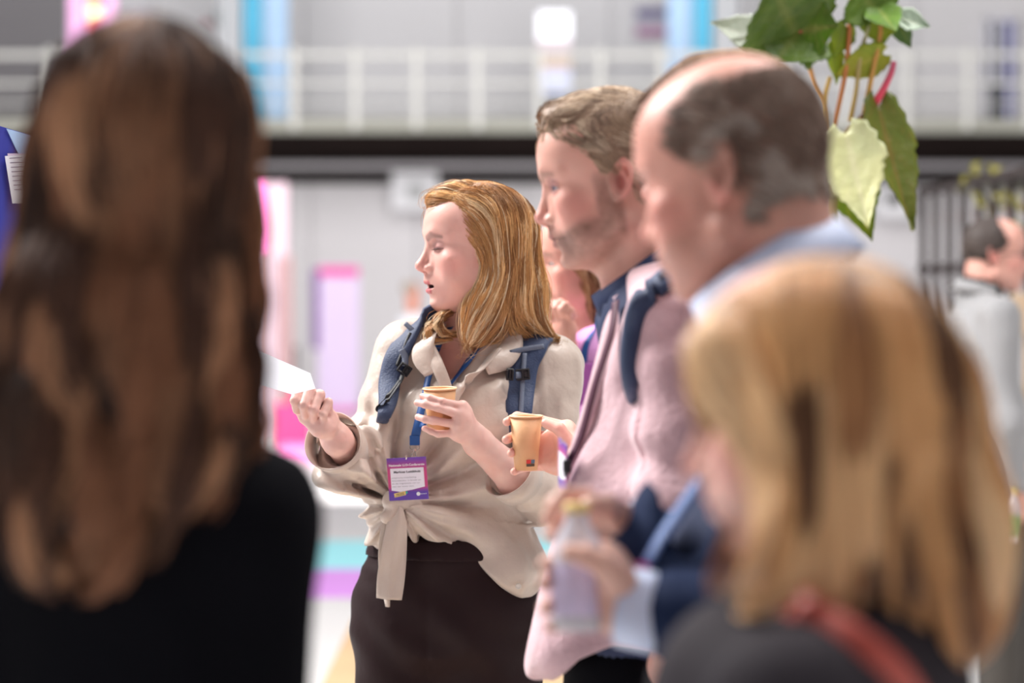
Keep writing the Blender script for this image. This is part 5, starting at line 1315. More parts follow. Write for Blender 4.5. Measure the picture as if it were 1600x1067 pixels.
mmask = lambda q: (q[:, 0] < np.interp(q[:, 2], [-.05, .0, .02, .045, .06, .085, .11, .14], [-.035, -.022, .020, .030, .045, .072, .082, .09])) & (q[:, 2] > np.interp(q[:, 0], [-.1, -.045, -.032, -.022, .0, .022], [-.045, -.040, .0, .042, .044, .012]))
hvol = lambda p: smin(ell(HM.loc(p), (-.003, 0, .050), (.104, .080, .094)), ell(HM.loc(p), (.045, 0, .112), (.052, .050, .026)), .02) * HM.s
mbase = mesh_sdf(lambda p: np.maximum(hvol(p) + .0022, -1.0 * (np.interp(HM.loc(p)[:, 2], [-.05, .0, .02, .045, .06, .085, .11, .14], [-.035, -.022, .018, .028, .043, .070, .080, .09]) - HM.loc(p)[:, 0]) * .9), HM.o - .17, HM.o + .17, .004)
short_hair(B, HM, 7500, mmask, .034, [(.46, .33, .23), (.56, .42, .30), (.32, .22, .155), (.22, .15, .11), (.66, .52, .39)], mhdir, .006, .00050, vol=hvol, neck=mneck, base=(mbase[0], mbase[1], V(.30, .20, .14)), K=150, amt=.65, seed=8)
# his things
cup('brown paper cup with a small printed square held by the man in the pink blazer', P(822, 649, yq), (0, -.01, 1), .0272, .0190, .0925, True)
BP2 = thing('backpack', 'navy backpack strapped over the shoulder of the pink blazer', 'backpack', tuple(T(1150, 640)))
pk2 = lambda p: smin(boxs(p, T(1190, 660), (.075, .14, .23), r=.06), boxs(p, T(1230, 720), (.04, .11, .11), r=.04), .03)
v, f = mesh_sdf(pk2, T(1190, 660) - .3, T(1190, 660) + .3, .012); obj('pack', meshdata('pack', v, f, M['strap']), BP2)
def onm(px, py, off=.006): return hit(mblaz, px, py, 3.2, 4.3, off)
sp = [T(1130, 455, -.10), T(1092, 428, -.125), onm(1052, 432), onm(1020, 452), onm(1000, 478), onm(988, 515), onm(983, 560), onm(985, 600), onm(990, 625, -.004), onm(996, 640, -.012)]
v, f = ribbon_vf(sp, [.046, .046, .044, .038, .032, .028, .026, .022, .016, .012], [V(0, 1, .2), V(0, 1, .1), V(-.2, 1, .4), V(.6, .3, .7), V(.85, .0, .5), V(.95, -.1, .1), V(.95, -.1, 0), V(.95, -.1, 0), V(.9, -.1, 0), V(.9, -.1, .3)], .008, 44, .006, 6)
obj('shoulder_strap', meshdata('shoulder_strap', v, f, M['strap']), BP2)
v, f = ribbon_vf([onm(1047, 428, .018), onm(1031, 438, .018)], .018, V(.5, .2, .8), .002, 4, 0, 1); tag(obj('emblem', meshdata('emblem', v, f, M['grey_web']), BP2), 'pale grey stitched emblem')
v, f = ribbon_vf([T(1130, 470, .18), T(1060, 430, .14), T(1020, 450, .10), T(1010, 540, .08)], .045, V(0, 1, .2), .010, 24, .003, 4)
obj('shoulder_strap', meshdata('shoulder_strap', v, f, M['strap']), BP2)
LY2 = thing('lanyard', 'dark maroon lanyard along the front edge of the pink blazer', 'lanyard', tuple(T(884, 735, -.10)))
xe = lambda py: np.interp(py, [470, 560, 680, 760], [972, 943, 910, 880])
v, f = ribbon_vf([T(962, 470, -.11), T(xe(520) - 1, 520, -.135), T(xe(600) - 2, 600, -.135), T(xe(680) - 2, 680, -.125), T(889, 722, -.115)], .014, V(.55, -.8, .1), .002, 30, 0, 2)
mat_mar = mat('maroon_ribbon', (.075, .012, .035), rough=.6); obj('strap', meshdata('strap', v, f, mat_mar), LY2)
mb = MB(); mb.box(T(886, 728, -.12), (.012, .012, .022), 0, .003); mb.tube([T(886, 734, -.12), T(883, 744, -.12)], .003, 8); mb.build('clip', M['black_plastic'], LY2)
badge('name_badge', 'name badge seen nearly edge-on at the front edge of the pink blazer', T(880, 728, -.10), .046, .074, 12, -76, False)

# ================= balding man with the bottle =================
YB = 2.65
T = lambda x, y, d=0.0: P(x, y, YB + d)
HB = Head(T(1158, 290), -27, 13, 0, 1.06, male=True, brow=1.2, jaw=1.12, nose=.85, lid=.5, fat=.004, cran=(.99, 1.03, 1.02))
Cc = person('balding man in a navy suit in the foreground, holding a bottle with both hands', (T(1250, 1067)[0], YB, 0))
bshN, bshF = T(1300, 560, -.17), T(1260, 540, .19)
belN, bwrN = T(1265, 1010, -.20), P(1010, 955, 2.50)
belF, bwrF = T(1180, 980, .16), P(985, 832, 2.72)
def btorso(p, g=0.0):
    wd = V(.25, 1, 0)
    d = capf(p, T(1265, 590), T(1235, 900), .100 + g, .118 + g, wd, 1.4)
    d = smin(d, capf(p, T(1235, 900), T(1240, 1200), .118 + g, .122 + g, wd, 1.3), .05)
    d = smin(d, cap(p, T(1232, 492), bshN + V(0, .03, 0), .062 + g, .060 + g), .05)
    return smin(d, cap(p, T(1232, 492), bshF + V(0, -.03, 0), .062 + g, .060 + g), .05)
def bneck(p):
    d = smin(HB.sdf(p), cap(p, HB.wor((-.030, 0, -.035)), T(1225, 470, .0), .062, .068), .022)
    return smin(d, cap(p, HB.wor((.035, 0, -.085)), T(1180, 470), .024, .026), .03)
def bscalp(q, c, blend, soft, nn):
    m = np.interp(q[:, 2], [-.08, -.05, .0, .03, .06, .085, .10, .12], [0, .4, .8, .9, .9, .6, .25, .05]) * (q[:, 0] < np.interp(q[:, 2], [-.02, .02, .05, .08, .12], [-.02, .02, .045, .030, .0]))
    return blend(c, (.30, .19, .14), m * .75)
yb = 2.50
bm = [P(945, 868, yb + .02), P(945, 895, yb + .02), P(945, 930, yb + .02), P(950, 960, yb + .015)]
bf = [[P(895, 880, yb + .045), P(862, 878, yb + .03), P(852, 882, yb - .005)], [P(895, 910, yb + .045), P(860, 908, yb + .03), P(850, 912, yb - .005)],
      [P(895, 940, yb + .045), P(862, 945, yb + .03), P(853, 950, yb - .01)], [P(905, 968, yb + .04), P(872, 975, yb + .03), P(860, 980, yb - .005)]]
bt = [P(965, 905, yb - .02), P(940, 880, yb - .042), P(915, 868, yb - .046), P(890, 862, yb - .044)]
bh1 = lambda p: smin(hand_sdf(p, bwrN, bm, bf, bt, r=.0098, wr=.031, palmr=.016, fore=(belN, .045)), ell(p, P(955, 930, yb), (.026, .020, .036)), .015)
ym = 2.62
bm2 = [P(940, 800, ym + .01), P(935, 815, ym + .02), P(945, 835, ym + .03), P(955, 850, ym + .035)]
bf2 = [[P(915, 775, ym - .02), P(882, 772, ym - .04), P(866, 790, ym - .045)], [P(905, 782, ym + .00), P(868, 785, ym - .01), P(857, 812, ym - .01)],
       [P(915, 800, ym + .02), P(880, 810, ym + .02), P(862, 835, ym + .01)], [P(920, 830, ym + .03), P(892, 835, ym + .03), P(876, 850, ym + .02)]]
bt2 = [P(970, 810, ym - .03), P(948, 792, ym - .055), P(925, 790, ym - .065), P(908, 800, ym - .065)]
bh2 = lambda p: hand_sdf(p, bwrF, bm2, bf2, bt2, r=.0098, wr=.031, palmr=.015, fore=(belF, .045))
def bskin(v):
    c = HB.color(v, (.68, .345, .275), (.46, .17, .16), (.28, .18, .14, .6), stubble=.30, scalp=bscalp)
    c[v[:, 2] < T(0, 700)[2]] = V(.74, .45, .37); return c
body_object(Cc, [(bneck, V(T(930, 0)[0], 2.48, T(0, 560)[2]), V(T(1350, 0)[0], 2.86, T(0, 60)[2]), .0028),
                 (bh1, V(P(840, 0, yb)[0], 2.40, P(0, 1030, yb)[2]), V(P(1090, 0, yb)[0], 2.60, P(0, 830, yb)[2]), .0026),
                 (bh2, V(P(840, 0, ym)[0], 2.53, P(0, 900, ym)[2]), V(P(1050, 0, ym)[0], 2.82, P(0, 745, ym)[2]), .0026),
                 (lambda p: btorso(p, -.02), V(.1, 2.3, .9), V(.55, 3.0, 1.45), .016)], SKIN_M, bskin)
HB.eyes(Cc, (.0, -.15), (.10, .12, .14))
def bjack(p):
    d = btorso(p, .012)
    d = smin(d, cap(p, bshN, belN, .066, .058), .03); d = smin(d, cap(p, belN, bwrN + (belN - bwrN) * .22, .058, .047), .03)
    d = smin(d, cap(p, bshF, belF, .066, .058), .03); d = smin(d, cap(p, belF, bwrF + (belF - bwrF) * .12, .058, .047), .03)
    d = smin(d, capf(p, T(1090, 700, -.06), T(1000, 900, -.05), .030, .045, V(.3, .9, 0), 1.4), .06)
    d = d + wrinkle(p, .004, (9, 9, 6), 8)
    d = smax(d, -cap(p, T(1195, 470), T(1150, 560), .075, .050), .01)
    d = smax(d, -ell(p, T(1080, 760, -.03), (.045, .10, .16)), .02)
    return smax(d, .80 - p[:, 2], .01)
cloth('suit_jacket', Cc, bjack, V(T(930, 0)[0], 2.25, .78), V(T(1420, 0)[0], 3.0, T(0, 400)[2]), .009, M['navy'])
bsh = lambda p: smax(btorso(p, .004), -cap(p, T(1195, 440), T(1175, 520), .068, .060), .01)
cloth('shirt', Cc, bsh, V(T(1020, 0)[0], 2.3, .9), V(T(1400, 0)[0], 3.0, T(0, 420)[2]), .012, M['navy_shirt'])
ring_ribbon(Cc, 'shirt_collar', T(1208, 436), .082, .052, M['blue_shirt'], 34, .005, flare=.012, yawd=-16, sx=1.06)
cuff(Cc, P(1010, 956, 2.50), bwrN - belN, .042, .048, V(0, 0, 1), M['blue_shirt'], .004)
cuff(Cc, bwrF + (belF - bwrF) * .06, bwrF - belF, .040, .04, V(0, 0, 1), M['blue_shirt'], .004)
bl = legs_sdf(T(1225, 1200, 0) * V(1, 1, 0) + V(0, 0, .95), (.15, 1, 0), (V(.28, 2.54, .5), V(.30, 2.78, .5)), (V(.31, 2.54, .08), V(.33, 2.78, .08)), (.10, .072, .062), .125)
cloth('trousers', Cc, lambda p: np.maximum(bl(p), p[:, 2] - 1.0), V(.05, 2.3, .06), V(.55, 3.0, 1.02), .014, M['navy'])
shoes(Cc, [(.31, 2.54, math.pi), (.33, 2.78, math.pi)], M['shoe'])
bmask = lambda q: (q[:, 0] < np.interp(q[:, 2], [-.05, .0, .03, .05, .08, .10, .125], [-.035, -.02, .030, .048, .038, .012, -.04])) & (q[:, 2] > np.interp(q[:, 0], [-.1, -.045, -.032, -.022, .0, .022], [-.060, -.058, .0, .040, .046, .012])) & (q[:, 2] < .104)
def bhdir(p, prev, t):
    q = HB.loc(p); return np.tile(-HB.R[:, 0] * .9 - HB.R[:, 2] * .7, (len(q), 1)) + noise(q * 40)[:, None] * .3
short_hair(Cc, HB, 7500, bmask, .020, [(.20, .135, .105), (.28, .20, .16), (.14, .09, .07), (.40, .34, .30)], bhdir, .003, .00085, offs=.0045, neck=bneck, K=60, seed=9, amt=.3)
rgs = np.random.default_rng(4)
# bottle
def bottle(label, base, ax, H_, r, name='bottle'):
    t_ = thing(name, label, 'bottle', tuple(base)); ax = np.asarray(ax, float); ax /= np.linalg.norm(ax)
    mb = MB(); lathe_at(mb, [(0, .004), (r * .8, 0), (r, .006), (r, H_ * .30), (r * .93, H_ * .34), (r, H_ * .40), (r, H_ * .60), (r * .86, H_ * .72), (r * .50, H_ * .84), (r * .42, H_ * .88), (r * .42, H_ * .93)], base, ax, 32); mb.build('glass', M['bottle_glass'], t_, True)
    mb = MB(); lathe_at(mb, [(r * 1.01, H_ * .12), (r * 1.02, H_ * .125), (r * 1.02, H_ * .52), (r * 1.01, H_ * .525)], base, ax, 32); mb.build('label_band', M['bottle_label'], t_, True)
    mb = MB(); lathe_at(mb, [(0, H_ + .0), (r * .44, H_), (r * .50, H_ - .003), (r * .50, H_ * .925), (r * .44, H_ * .92)], base, ax, 28); mb.build('cap', M['bottle_cap'], t_, True)
    return t_
M['bottle_glass'] = mat('clear_plastic', (.88, .86, .95), rough=.15, trans=.35, spec=.6, var=.02)
M['bottle_label'] = mat('lilac_label', (.68, .60, .84), rough=.45, var=.12, vscale=60)
M['bottle_cap'] = mat('yellow_cap', (.80, .62, .22), rough=.4)
bb = P(902, 985, 2.50)
bottle('clear bottle with a lilac label and yellow cap held by the balding man', bb, V(.0, .06, 1), P(900, 786, 2.50)[2] - bb[2], .0275)
LY3 = thing('lanyard', 'blue lanyard with a pink end hanging down the front of the navy suit', 'lanyard', tuple(T(1005, 890, -.10)))
v, f = ribbon_vf([hit(bjack, 1215, 520, 2.1, 3, .004), hit(bjack, 1180, 600, 2.1, 3, .004), hit(bjack, 1135, 690, 2.1, 3, .006), T(1085, 765, -.13), T(1040, 830, -.13), T(1010, 880, -.14)], .017, V(.7, -.6, .3), .002, 30, 0, 2); obj('strap', meshdata('strap', v, f, mat('pale_blue_ribbon', (.09, .17, .42), rough=.5)), LY3)
mb = MB(); mb.box(T(1004, 892, -.14), (.016, .005, .018), 0, .001, (.55, .04, .25)); mb.build('tag_end', M['print'], LY3)

# ================= man hidden behind the balding man =================
T = lambda x, y, d=0.0: P(x, y, 3.15 + d)
HH = Head(T(1146, 262), -20, 4, 0, 1.03, male=True, cran=(1.05, 1, 1.0))
D_ = person('man hidden behind the balding man, only his brown hair showing', (T(1150, 1067)[0] + .03, 3.15, 0))
def hnk(p): return smin(HH.sdf(p), cap(p, HH.wor((-.03, 0, -.04)), T(1220, 430), .055, .06), .02)
body_object(D_, [(hnk, HH.o - V(.17, .13, .22), HH.o + V(.17, .13, .16), .005)], SKIN_M, lambda v: HH.color(v, SKIN_M, (.5, .2, .18), (.2, .12, .08, .6)))
HH.eyes(D_)
def htor(p, g=0):
    return smin(capf(p, T(1250, 530), T(1245, 900), .10, .11, V(.2, 1, 0), 1.25), cap(p, T(1245, 480, -.10), T(1245, 480, .10), .06, .06), .06)
cloth('jumper', D_, htor, V(.18, 2.85, .95), V(.56, 3.45, 1.58), .014, M['charcoal'])
hl = legs_sdf(V(.375, 3.15, .97), (.1, 1, 0), (V(.37, 3.08, .5), V(.38, 3.24, .5)), (V(.38, 3.08, .08), V(.39, 3.24, .08)), (.085, .068, .06), .11)
cloth('trousers', D_, hl, V(.17, 2.9, .06), V(.62, 3.4, 1.1), .016, M['black_cloth']); shoes(D_, [(.38, 3.08, math.pi), (.39, 3.24, math.pi)], M['shoe'])
hhv = lambda p: smin(ell(HH.loc(p), (-.003, 0, .050), (.112, .084, .100)), cap(HH.loc(p), (.04, 0, .120), (.122, -.01, .098), .026, .010), .02) * HH.s
short_hair(D_, HH, 3600, lambda q: (q[:, 2] > .05) & (q[:, 0] < .085), .06, [(.36, .22, .14), (.46, .30, .20), (.25, .15, .10)],
           lambda p, prev, t: HH.R[:, 0][None] * 1.0 * np.clip((HH.loc(p)[:, 2:3] - .08) / .03, 0, 1) - HH.R[:, 0][None] * .8 * np.clip((.08 - HH.loc(p)[:, 2:3]) / .03, 0, 1) - V(0, 0, .25)[None], .008, .0008, vol=hhv, K=60, seed=12, amt=.6)
# ================= brunette seen from behind =================
YL = 2.1
T = lambda x, y, d=0.0: P(x, y, YL + d)
HL = Head(T(222, 268), 0, 0, 0, 1.0, ear=False)
HL.R = Head(T(222, 268), 196 + 90 - 10, 4, 4, 1.0).R   # faces away from the camera, a little to the right
E_ = person('woman with long wavy brown hair in black, seen from behind', (T(205, 1067)[0], YL, 0))
def lneck(p): return smin(smin(HL.sdf(p), cap(p, HL.wor((-.02, 0, -.05)), T(212, 600, .02), .050, .060), .02), cap(p, T(212, 600, .02), T(212, 700, .02), .08, .10), .05)
body_object(E_, [(lneck, HL.o - V(.14, .16, .28), HL.o + V(.14, .16, .16), .005)], SKIN_F, lambda v: HL.color(v, SKIN_F, (.56, .2, .2), (.15, .08, .06, .7)))
HL.eyes(E_)
def ltop(p):
    d = capf(p, T(205, 880, .02), T(205, 1250, .02), .105, .098, V(1, .1, 0), 1.28)
    d = smin(d, cap(p, T(240, 730, .01), T(395, 800, .01), .060, .052), .05); d = smin(d, cap(p, T(170, 730, .01), T(20, 800, .01), .060, .052), .05)
    d = smin(d, cap(p, T(384, 812, .01), T(392, 1240, .02), .056, .044), .035); d = smin(d, cap(p, T(20, 812, .01), T(0, 1240, .02), .056, .044), .035)
    d = smin(d, cap(p, T(392, 1240, .02), T(360, 1330, .22), .044, .034), .02); d = smin(d, cap(p, T(0, 1240, .02), T(50, 1330, .22), .044, .034), .02)
    d = smin(d, capf(p, T(205, 1250, .02), T(205, 1500, .02), .098, .115, V(1, .1, 0), 1.25), .05)
    return d + wrinkle(p, .0045, (9, 9, 5), 3)
cloth('black_top', E_, ltop, V(-.60, 1.85, .90), V(-.08, 2.50, 1.50), .008, M['black_cloth'])
ll = legs_sdf(V(-.33, 2.12, .93), (1, .1, 0), (V(-.41, 2.12, .5), V(-.25, 2.12, .5)), (V(-.41, 2.15, .08), V(-.25, 2.15, .08)), (.09, .066, .05), .12)
cloth('trousers', E_, ll, V(-.60, 1.9, .06), V(-.08, 2.4, 1.08), .014, M['black_cloth']); shoes(E_, [(-.41, 2.15, 1.6), (-.25, 2.15, 1.5)], M['shoe'])
def lvol(p):
    q = HL.loc(p); d = ell(q, (-.006, 0, .050), (.112, .094, .098))
    d = smin(d, cap(p, T(180, 330, .0), T(134, 520, -.01), .078, .072), .05); d = smin(d, cap(p, T(265, 330, .0), T(278, 500, -.01), .078, .060), .05)
    d = smin(d, cap(p, T(134, 520, -.01), T(112, 790, -.05), .074, .060), .05); d = smin(d, cap(p, T(278, 500, -.01), T(290, 620, -.03), .060, .050), .05); d = smin(d, cap(p, T(290, 620, -.03), T(322, 710, -.045), .056, .040), .04)
    d = smin(d, cap(p, T(190, 500, -.03), T(150, 790, -.07), .080, .058), .05)
    return d
rng = np.random.default_rng(21)
lr = scalp_roots(HL, 5600, rng, lambda q: (q[:, 2] > -.03) & (q[:, 0] < .07), off=.004)
def ldir(p, prev, t):
    q = HL.loc(p); side = np.where(q[:, 1] > 0, 1., -1.); top = np.clip((q[:, 2] - .07) / .06, 0, 1) * (1 - min(1, t * 3))
    return np.tile(V(0, 0, -1.), (len(p), 1)) + HL.R[:, 1][None] * (np.clip(q[:, 1] * 60, -1, 1) * .7 * top)[:, None] - HL.R[:, 0][None] * (top * .9)[:, None] + noise(p * 9)[:, None] * V(.10, 0, 0) + V(-.22, 0, 0) * np.clip((T(0, 560)[2] - p[:, 2]) / .08, 0, 1)[:, None]
ze = np.interp(lr[:, 0], [T(60, 0)[0], T(200, 0)[0], T(320, 0)[0], T(400, 0)[0]], [T(0, 890)[2], T(0, 880)[2], T(0, 850)[2], T(0, 770)[2]])
ln = (lr[:, 2] - ze) * 1.13 + .02; ln *= 1 + rng.normal(size=len(ln)) * .07
S = grow(lvol, lr, ldir, ln, 26, rng.random(len(ln)) ** 1.3 * .011, .6, .0115)
S, lk = lock_strands(S, rng, 46, .76, .8, .0030, .0170, .16)
cols = hair_cols(len(S), rng, [(.085, .038, .024), (.036, .017, .012), (.27, .118, .062), (.50, .26, .145), (.10, .046, .028), (.26, .125, .068), (.055, .027, .018)], .10, lk, .93)
u_ = np.clip((T(0, 330)[2] - S[:, 10, 2]) / .2, 0, 1)
base = mesh_sdf(lambda p: np.maximum(lvol(p) + .012, (HL.loc(p)[:, 0] - .055)), V(-.50, 1.85, T(0, 830)[2]), V(-.12, 2.3, T(0, 50)[2]), .009)
hair_object('hair', E_, S, .00095, .0005, cols, M['hair_matte'], (base[0], base[1], V(.030, .014, .010)))

# ================= blonde woman at the right =================
YR = 1.95
T = lambda x, y, d=0.0: P(x, y, YR + d)
HR = Head(T(1290, 655), -14, 8, 0, 1.0, fat=.002, nose=.9, lid=.4)
F2 = person('woman with straight dark blonde hair in a charcoal jacket in the right foreground', (T(1330, 1067)[0] + .03, YR, 0))
def rneck(p): return smin(smin(HR.sdf(p), cap(p, HR.wor((-.02, 0, -.05)), T(1320, 960, .02), .050, .058), .02), cap(p, T(1320, 960, .02), T(1310, 1020, .0), .07, .08), .04)
rh = [lambda p: cap(p, T(1228, 1575, -.18), T(1215, 1700, -.19), .030, .022), lambda p: cap(p, T(1338, 1575, .18), T(1325, 1700, .17), .030, .022)]
body_object(F2, [(lambda p: np.minimum(cap(p, T(1325, 1060), T(1330, 1500), .07, .07), np.minimum(np.minimum(cap(p, T(1325, 1060), T(1255, 1130, -.155), .04, .035), cap(p, T(1255, 1130, -.155), T(1229, 1580, -.18), .035, .03)), np.minimum(cap(p, T(1325, 1060), T(1360, 1115, .165), .04, .035), cap(p, T(1360, 1115, .165), T(1338, 1580, .18), .035, .03)))), V(.06, 1.62, .85), V(.50, 2.3, 1.36), .016), (rh[0], V(.1, 1.6, .75), V(.45, 1.95, 1.1), .008), (rh[1], V(.1, 1.95, .75), V(.45, 2.3, 1.1), .008), (rneck, HR.o - V(.17, .14, .24), HR.o + V(.16, .14, .16), .0035)], SKIN_F, lambda v: HR.color(v, (.70, .40, .34), (.56, .2, .2), (.3, .18, .12, .6)))
HR.eyes(F2, (.2, -.2))
def rjack(p):
    d = capf(p, T(1330, 1130, .02), T(1330, 1500, .02), .100, .100, V(.25, 1, 0), 1.45)
    d = smin(d, cap(p, T(1325, 1040, .0), T(1255, 1115, -.155), .070, .058), .05); d = smin(d, cap(p, T(1325, 1040, .0), T(1360, 1100, .165), .070, .058), .05)
    d = smin(d, cap(p, T(1255, 1125, -.16), T(1230, 1560, -.18), .062, .050), .04); d = smin(d, cap(p, T(1360, 1115, .17), T(1340, 1560, .18), .062, .050), .04)
    d = smin(d, capf(p, T(1330, 1500, .02), T(1330, 1800, .02), .100, .120, V(.25, 1, 0), 1.3), .05)
    d = smin(d, ell(p, T(1150, 1110, -.02), (.07, .10, .085)), .05)
    return smax(d + wrinkle(p, .004, (9, 9, 5), 5), -cap(p, T(1320, 940), T(1300, 1000), .066, .058), .012)
cloth('jacket', F2, rjack, V(.06, 1.62, .85), V(.52, 2.30, 1.42), .007, M['charcoal'])
rl = legs_sdf(V(.275, 1.97, .86), (.2, 1, 0), (V(.26, 1.88, .46), V(.28, 2.06, .46)), (V(.28, 1.88, .08), V(.30, 2.06, .08)), (.09, .066, .05), .12)
cloth('trousers', F2, rl, V(.05, 1.7, .06), V(.55, 2.25, 1.0), .014, M['black_cloth']); shoes(F2, [(.28, 1.88, math.pi), (.30, 2.06, math.pi)], M['shoe'])
def rvol(p):
    q = HR.loc(p); d = ell(q, (-.004, 0, .046), (.112, .092, .096))
    d = smin(d, cap(p, T(1385, 640, .0), T(1440, 860, .0), .082, .078), .05)
    d = smin(d, cap(p, T(1290, 640, -.03), T(1250, 860, -.06), .070, .066), .04)
    d = smin(d, cap(p, T(1440, 860, .0), T(1455, 950, .0), .072, .052), .04)
    d = smin(d, cap(p, T(1250, 830, -.05), T(1115, 885, -.04), .050, .036), .04)
    d = smin(d, cap(p, T(1150, 540, -.01), T(1145, 600, -.01), .040, .026), .03)
    return d
rr = scalp_roots(HR, 5200, rng, lambda q: (q[:, 2] > -.01) & (q[:, 0] < np.interp(q[:, 2], [0, .05, .075, .09, .12], [.0, .025, .060, .092, .11])))
def rdir(p, prev, t):
    q = HR.loc(p); side = np.where(q[:, 1] > -.01, 1., -1.); top = np.clip((q[:, 2] - .07) / .06, 0, 1) * (1 - min(1, t * 2.5))
    d = np.tile(V(0, 0, -1.), (len(p), 1)) + HR.R[:, 1][None] * (side * (.9 * top + .08))[:, None] - HR.R[:, 0][None] * (top * .35)[:, None]
    d += -HR.R[:, 0][None] * (np.clip((q[:, 0] - .01) / .05, 0, 1) * np.clip((q[:, 2] + .07) / .05, 0, 1) * .95 * (t > .12))[:, None]
    lo = np.clip((-.05 - q[:, 2]) / .05, 0, 1)
    d += V(-.9, 0, 0)[None] * (lo * np.clip((q[:, 0] + .01) / .03, 0, 1))[:, None] + V(.40, 0, 0)[None] * (lo * np.clip((-q[:, 0] - .0) / .03, 0, 1))[:, None]
    return d
ze = np.interp(rr[:, 0], [T(1150, 0)[0], T(1250, 0)[0], T(1350, 0)[0], T(1450, 0)[0]], [T(0, 900)[2], T(0, 930)[2], T(0, 990)[2], T(0, 1010)[2]])
ln = (rr[:, 2] - ze) * 1.12 + .02; ln *= 1 + rng.normal(size=len(ln)) * .05
S = grow(rvol, rr, rdir, ln, 22, rng.random(len(ln)) ** 1.3 * .009, .6, .0095)
S, lk = lock_strands(S, rng, 34, .72, .8, .0018, .0075, .20)
cols = hair_cols(len(S), rng, [(.74, .40, .17), (.92, .58, .30), (.38, .17, .065), (.14, .060, .024), (.66, .34, .135), (.95, .66, .38)], .07, lk, .96)
base = mesh_sdf(lambda p: np.maximum(rvol(p) + .010, HR.loc(p)[:, 0] - np.interp(HR.loc(p)[:, 2], [-.10, .02, .06, .09, .13], [-.03, -.005, .02, .082, .12])), V(.10, 1.7, T(0, 1030)[2]), V(.48, 2.15, T(0, 390)[2]), .008)
hair_object('hair', F2, S, .0009, .0004, cols, M['hair'], (base[0], base[1], V(.30, .15, .06)))
BG = thing('handbag', 'brick red handbag on a strap over the charcoal shoulder at the right', 'bag', tuple(T(1460, 1330, .10)))
onr = lambda a, b: hit(rjack, a, b, 1.4, 2.4, .004)
sp = [T(1290, 900, .02), T(1240, 905, -.09), onr(1225, 930), onr(1280, 965), onr(1345, 1010), onr(1400, 1060), onr(1440, 1130), onr(1465, 1220)]
v, f = ribbon_vf(sp, .027, [V(.3, .3, 1), V(.5, .2, .8), V(.6, 0, .8), V(.5, -.1, .8), V(.5, -.1, .8), V(.7, 0, .6), V(.9, 0, .3), V(1, 0, .1)], .004, 40, .001, 4)
obj('strap', meshdata('strap', v, f, M['red_strap']), BG)
v, f = mesh_sdf(lambda p: boxs(p, T(1480, 1400, -.02), (.05, .13, .10), r=.025), T(1480, 1400, -.02) - .2, T(1480, 1400, -.02) + .2, .01); obj('bag_body', meshdata('bag_body', v, f, M['red_strap']), BG)

# ================= woman in orchid pink behind =================
YK = 5.35
T = lambda x, y, d=0.0: P(x, y, YK + d)
HK = Head(T(917, 418), 8, 4, 0, 1.0, fat=.002, nose=.95, lid=.5)
K_ = person('auburn-haired woman in an orchid pink shirt, half hidden behind the pink blazer', (T(945, 1067)[0], YK, 0))
knk = lambda p: smin(HK.sdf(p), cap(p, HK.wor((-.02, 0, -.05)), T(930, 510), .052, .060), .02)
ykh = 5.18
kh = lambda p: hand_sdf(p, P(888, 560, ykh), [P(868, 505, ykh), P(876, 502, ykh - .02), P(884, 502, ykh - .03), P(890, 508, ykh - .03)],
                        [[P(858, 485, ykh - .02), P(866, 474, ykh - .03), P(878, 478, ykh - .01)], [P(868, 482, ykh - .04), P(876, 472, ykh - .04), P(886, 480, ykh - .02)],
                         [P(878, 484, ykh - .05), P(884, 476, ykh - .05), P(892, 486, ykh - .03)], [P(888, 490, ykh - .05), P(893, 484, ykh - .05), P(898, 493, ykh - .03)]],
                        [P(862, 520, ykh), P(858, 500, ykh + .02), P(864, 482, ykh + .03)], r=.0085, wr=.027, fore=(P(900, 640, 5.25), .038))
def kcol(v):
    c = HK.color(v, (.68, .34, .27), (.60, .20, .20), (.25, .14, .10, .7)); return c
body_object(K_, [(knk, HK.o - V(.16, .13, .26), HK.o + V(.16, .13, .16), .004), (kh, P(840, 660, 5.1), P(925, 455, 5.4) + V(0, .05, 0), .0035)], SKIN_F, kcol)
HK.eyes(K_, (.3, 0), (.08, .05, .04))
def kt(p):
    d = capf(p, T(975, 620), T(975, 900), .10, .11, V(.5, .9, 0), 1.45); d = smin(d, cap(p, T(950, 530), T(930, 560, -.14), .05, .055), .05); d = smin(d, cap(p, T(950, 530), T(1010, 550, .15), .05, .055), .05)
    d = smin(d, cap(p, T(930, 560, -.14), P(935, 740, 5.2), .062, .055), .03); d = smin(d, cap(p, P(935, 740, 5.2), P(905, 670, 5.22), .055, .042), .03)
    return smax(d + wrinkle(p, .007, (12, 12, 7), 2), -cap(p, T(925, 480), T(915, 540, -.03), .056, .050), .01)
cloth('shirt', K_, kt, V(.02, 5.05, .95), V(.42, 5.65, 1.50), .008, M['magenta_shirt'])
kl = legs_sdf(V(.24, 5.35, .95), (.3, .9, 0), (V(.22, 5.27, .5), V(.26, 5.43, .5)), (V(.22, 5.28, .08), V(.27, 5.44, .08)), (.09, .066, .05), .12)
cloth('trousers', K_, kl, V(0, 5.1, .06), V(.5, 5.65, 1.08), .016, M['navy']); shoes(K_, [(.22, 5.28, math.pi), (.27, 5.44, math.pi)], M['shoe'])
kvol = lambda p: smin(ell(HK.loc(p), (-.012, 0, .052), (.106, .092, .098)), cap(p, T(938, 422, -.02), T(944, 476, -.02), .068, .062), .03) * 1.0
kr = scalp_roots(HK, 3200, rng, lambda q: (q[:, 2] > .0) & (q[:, 0] < np.interp(q[:, 2], [0, .05, .085, .12], [.028, .055, .085, .095])))
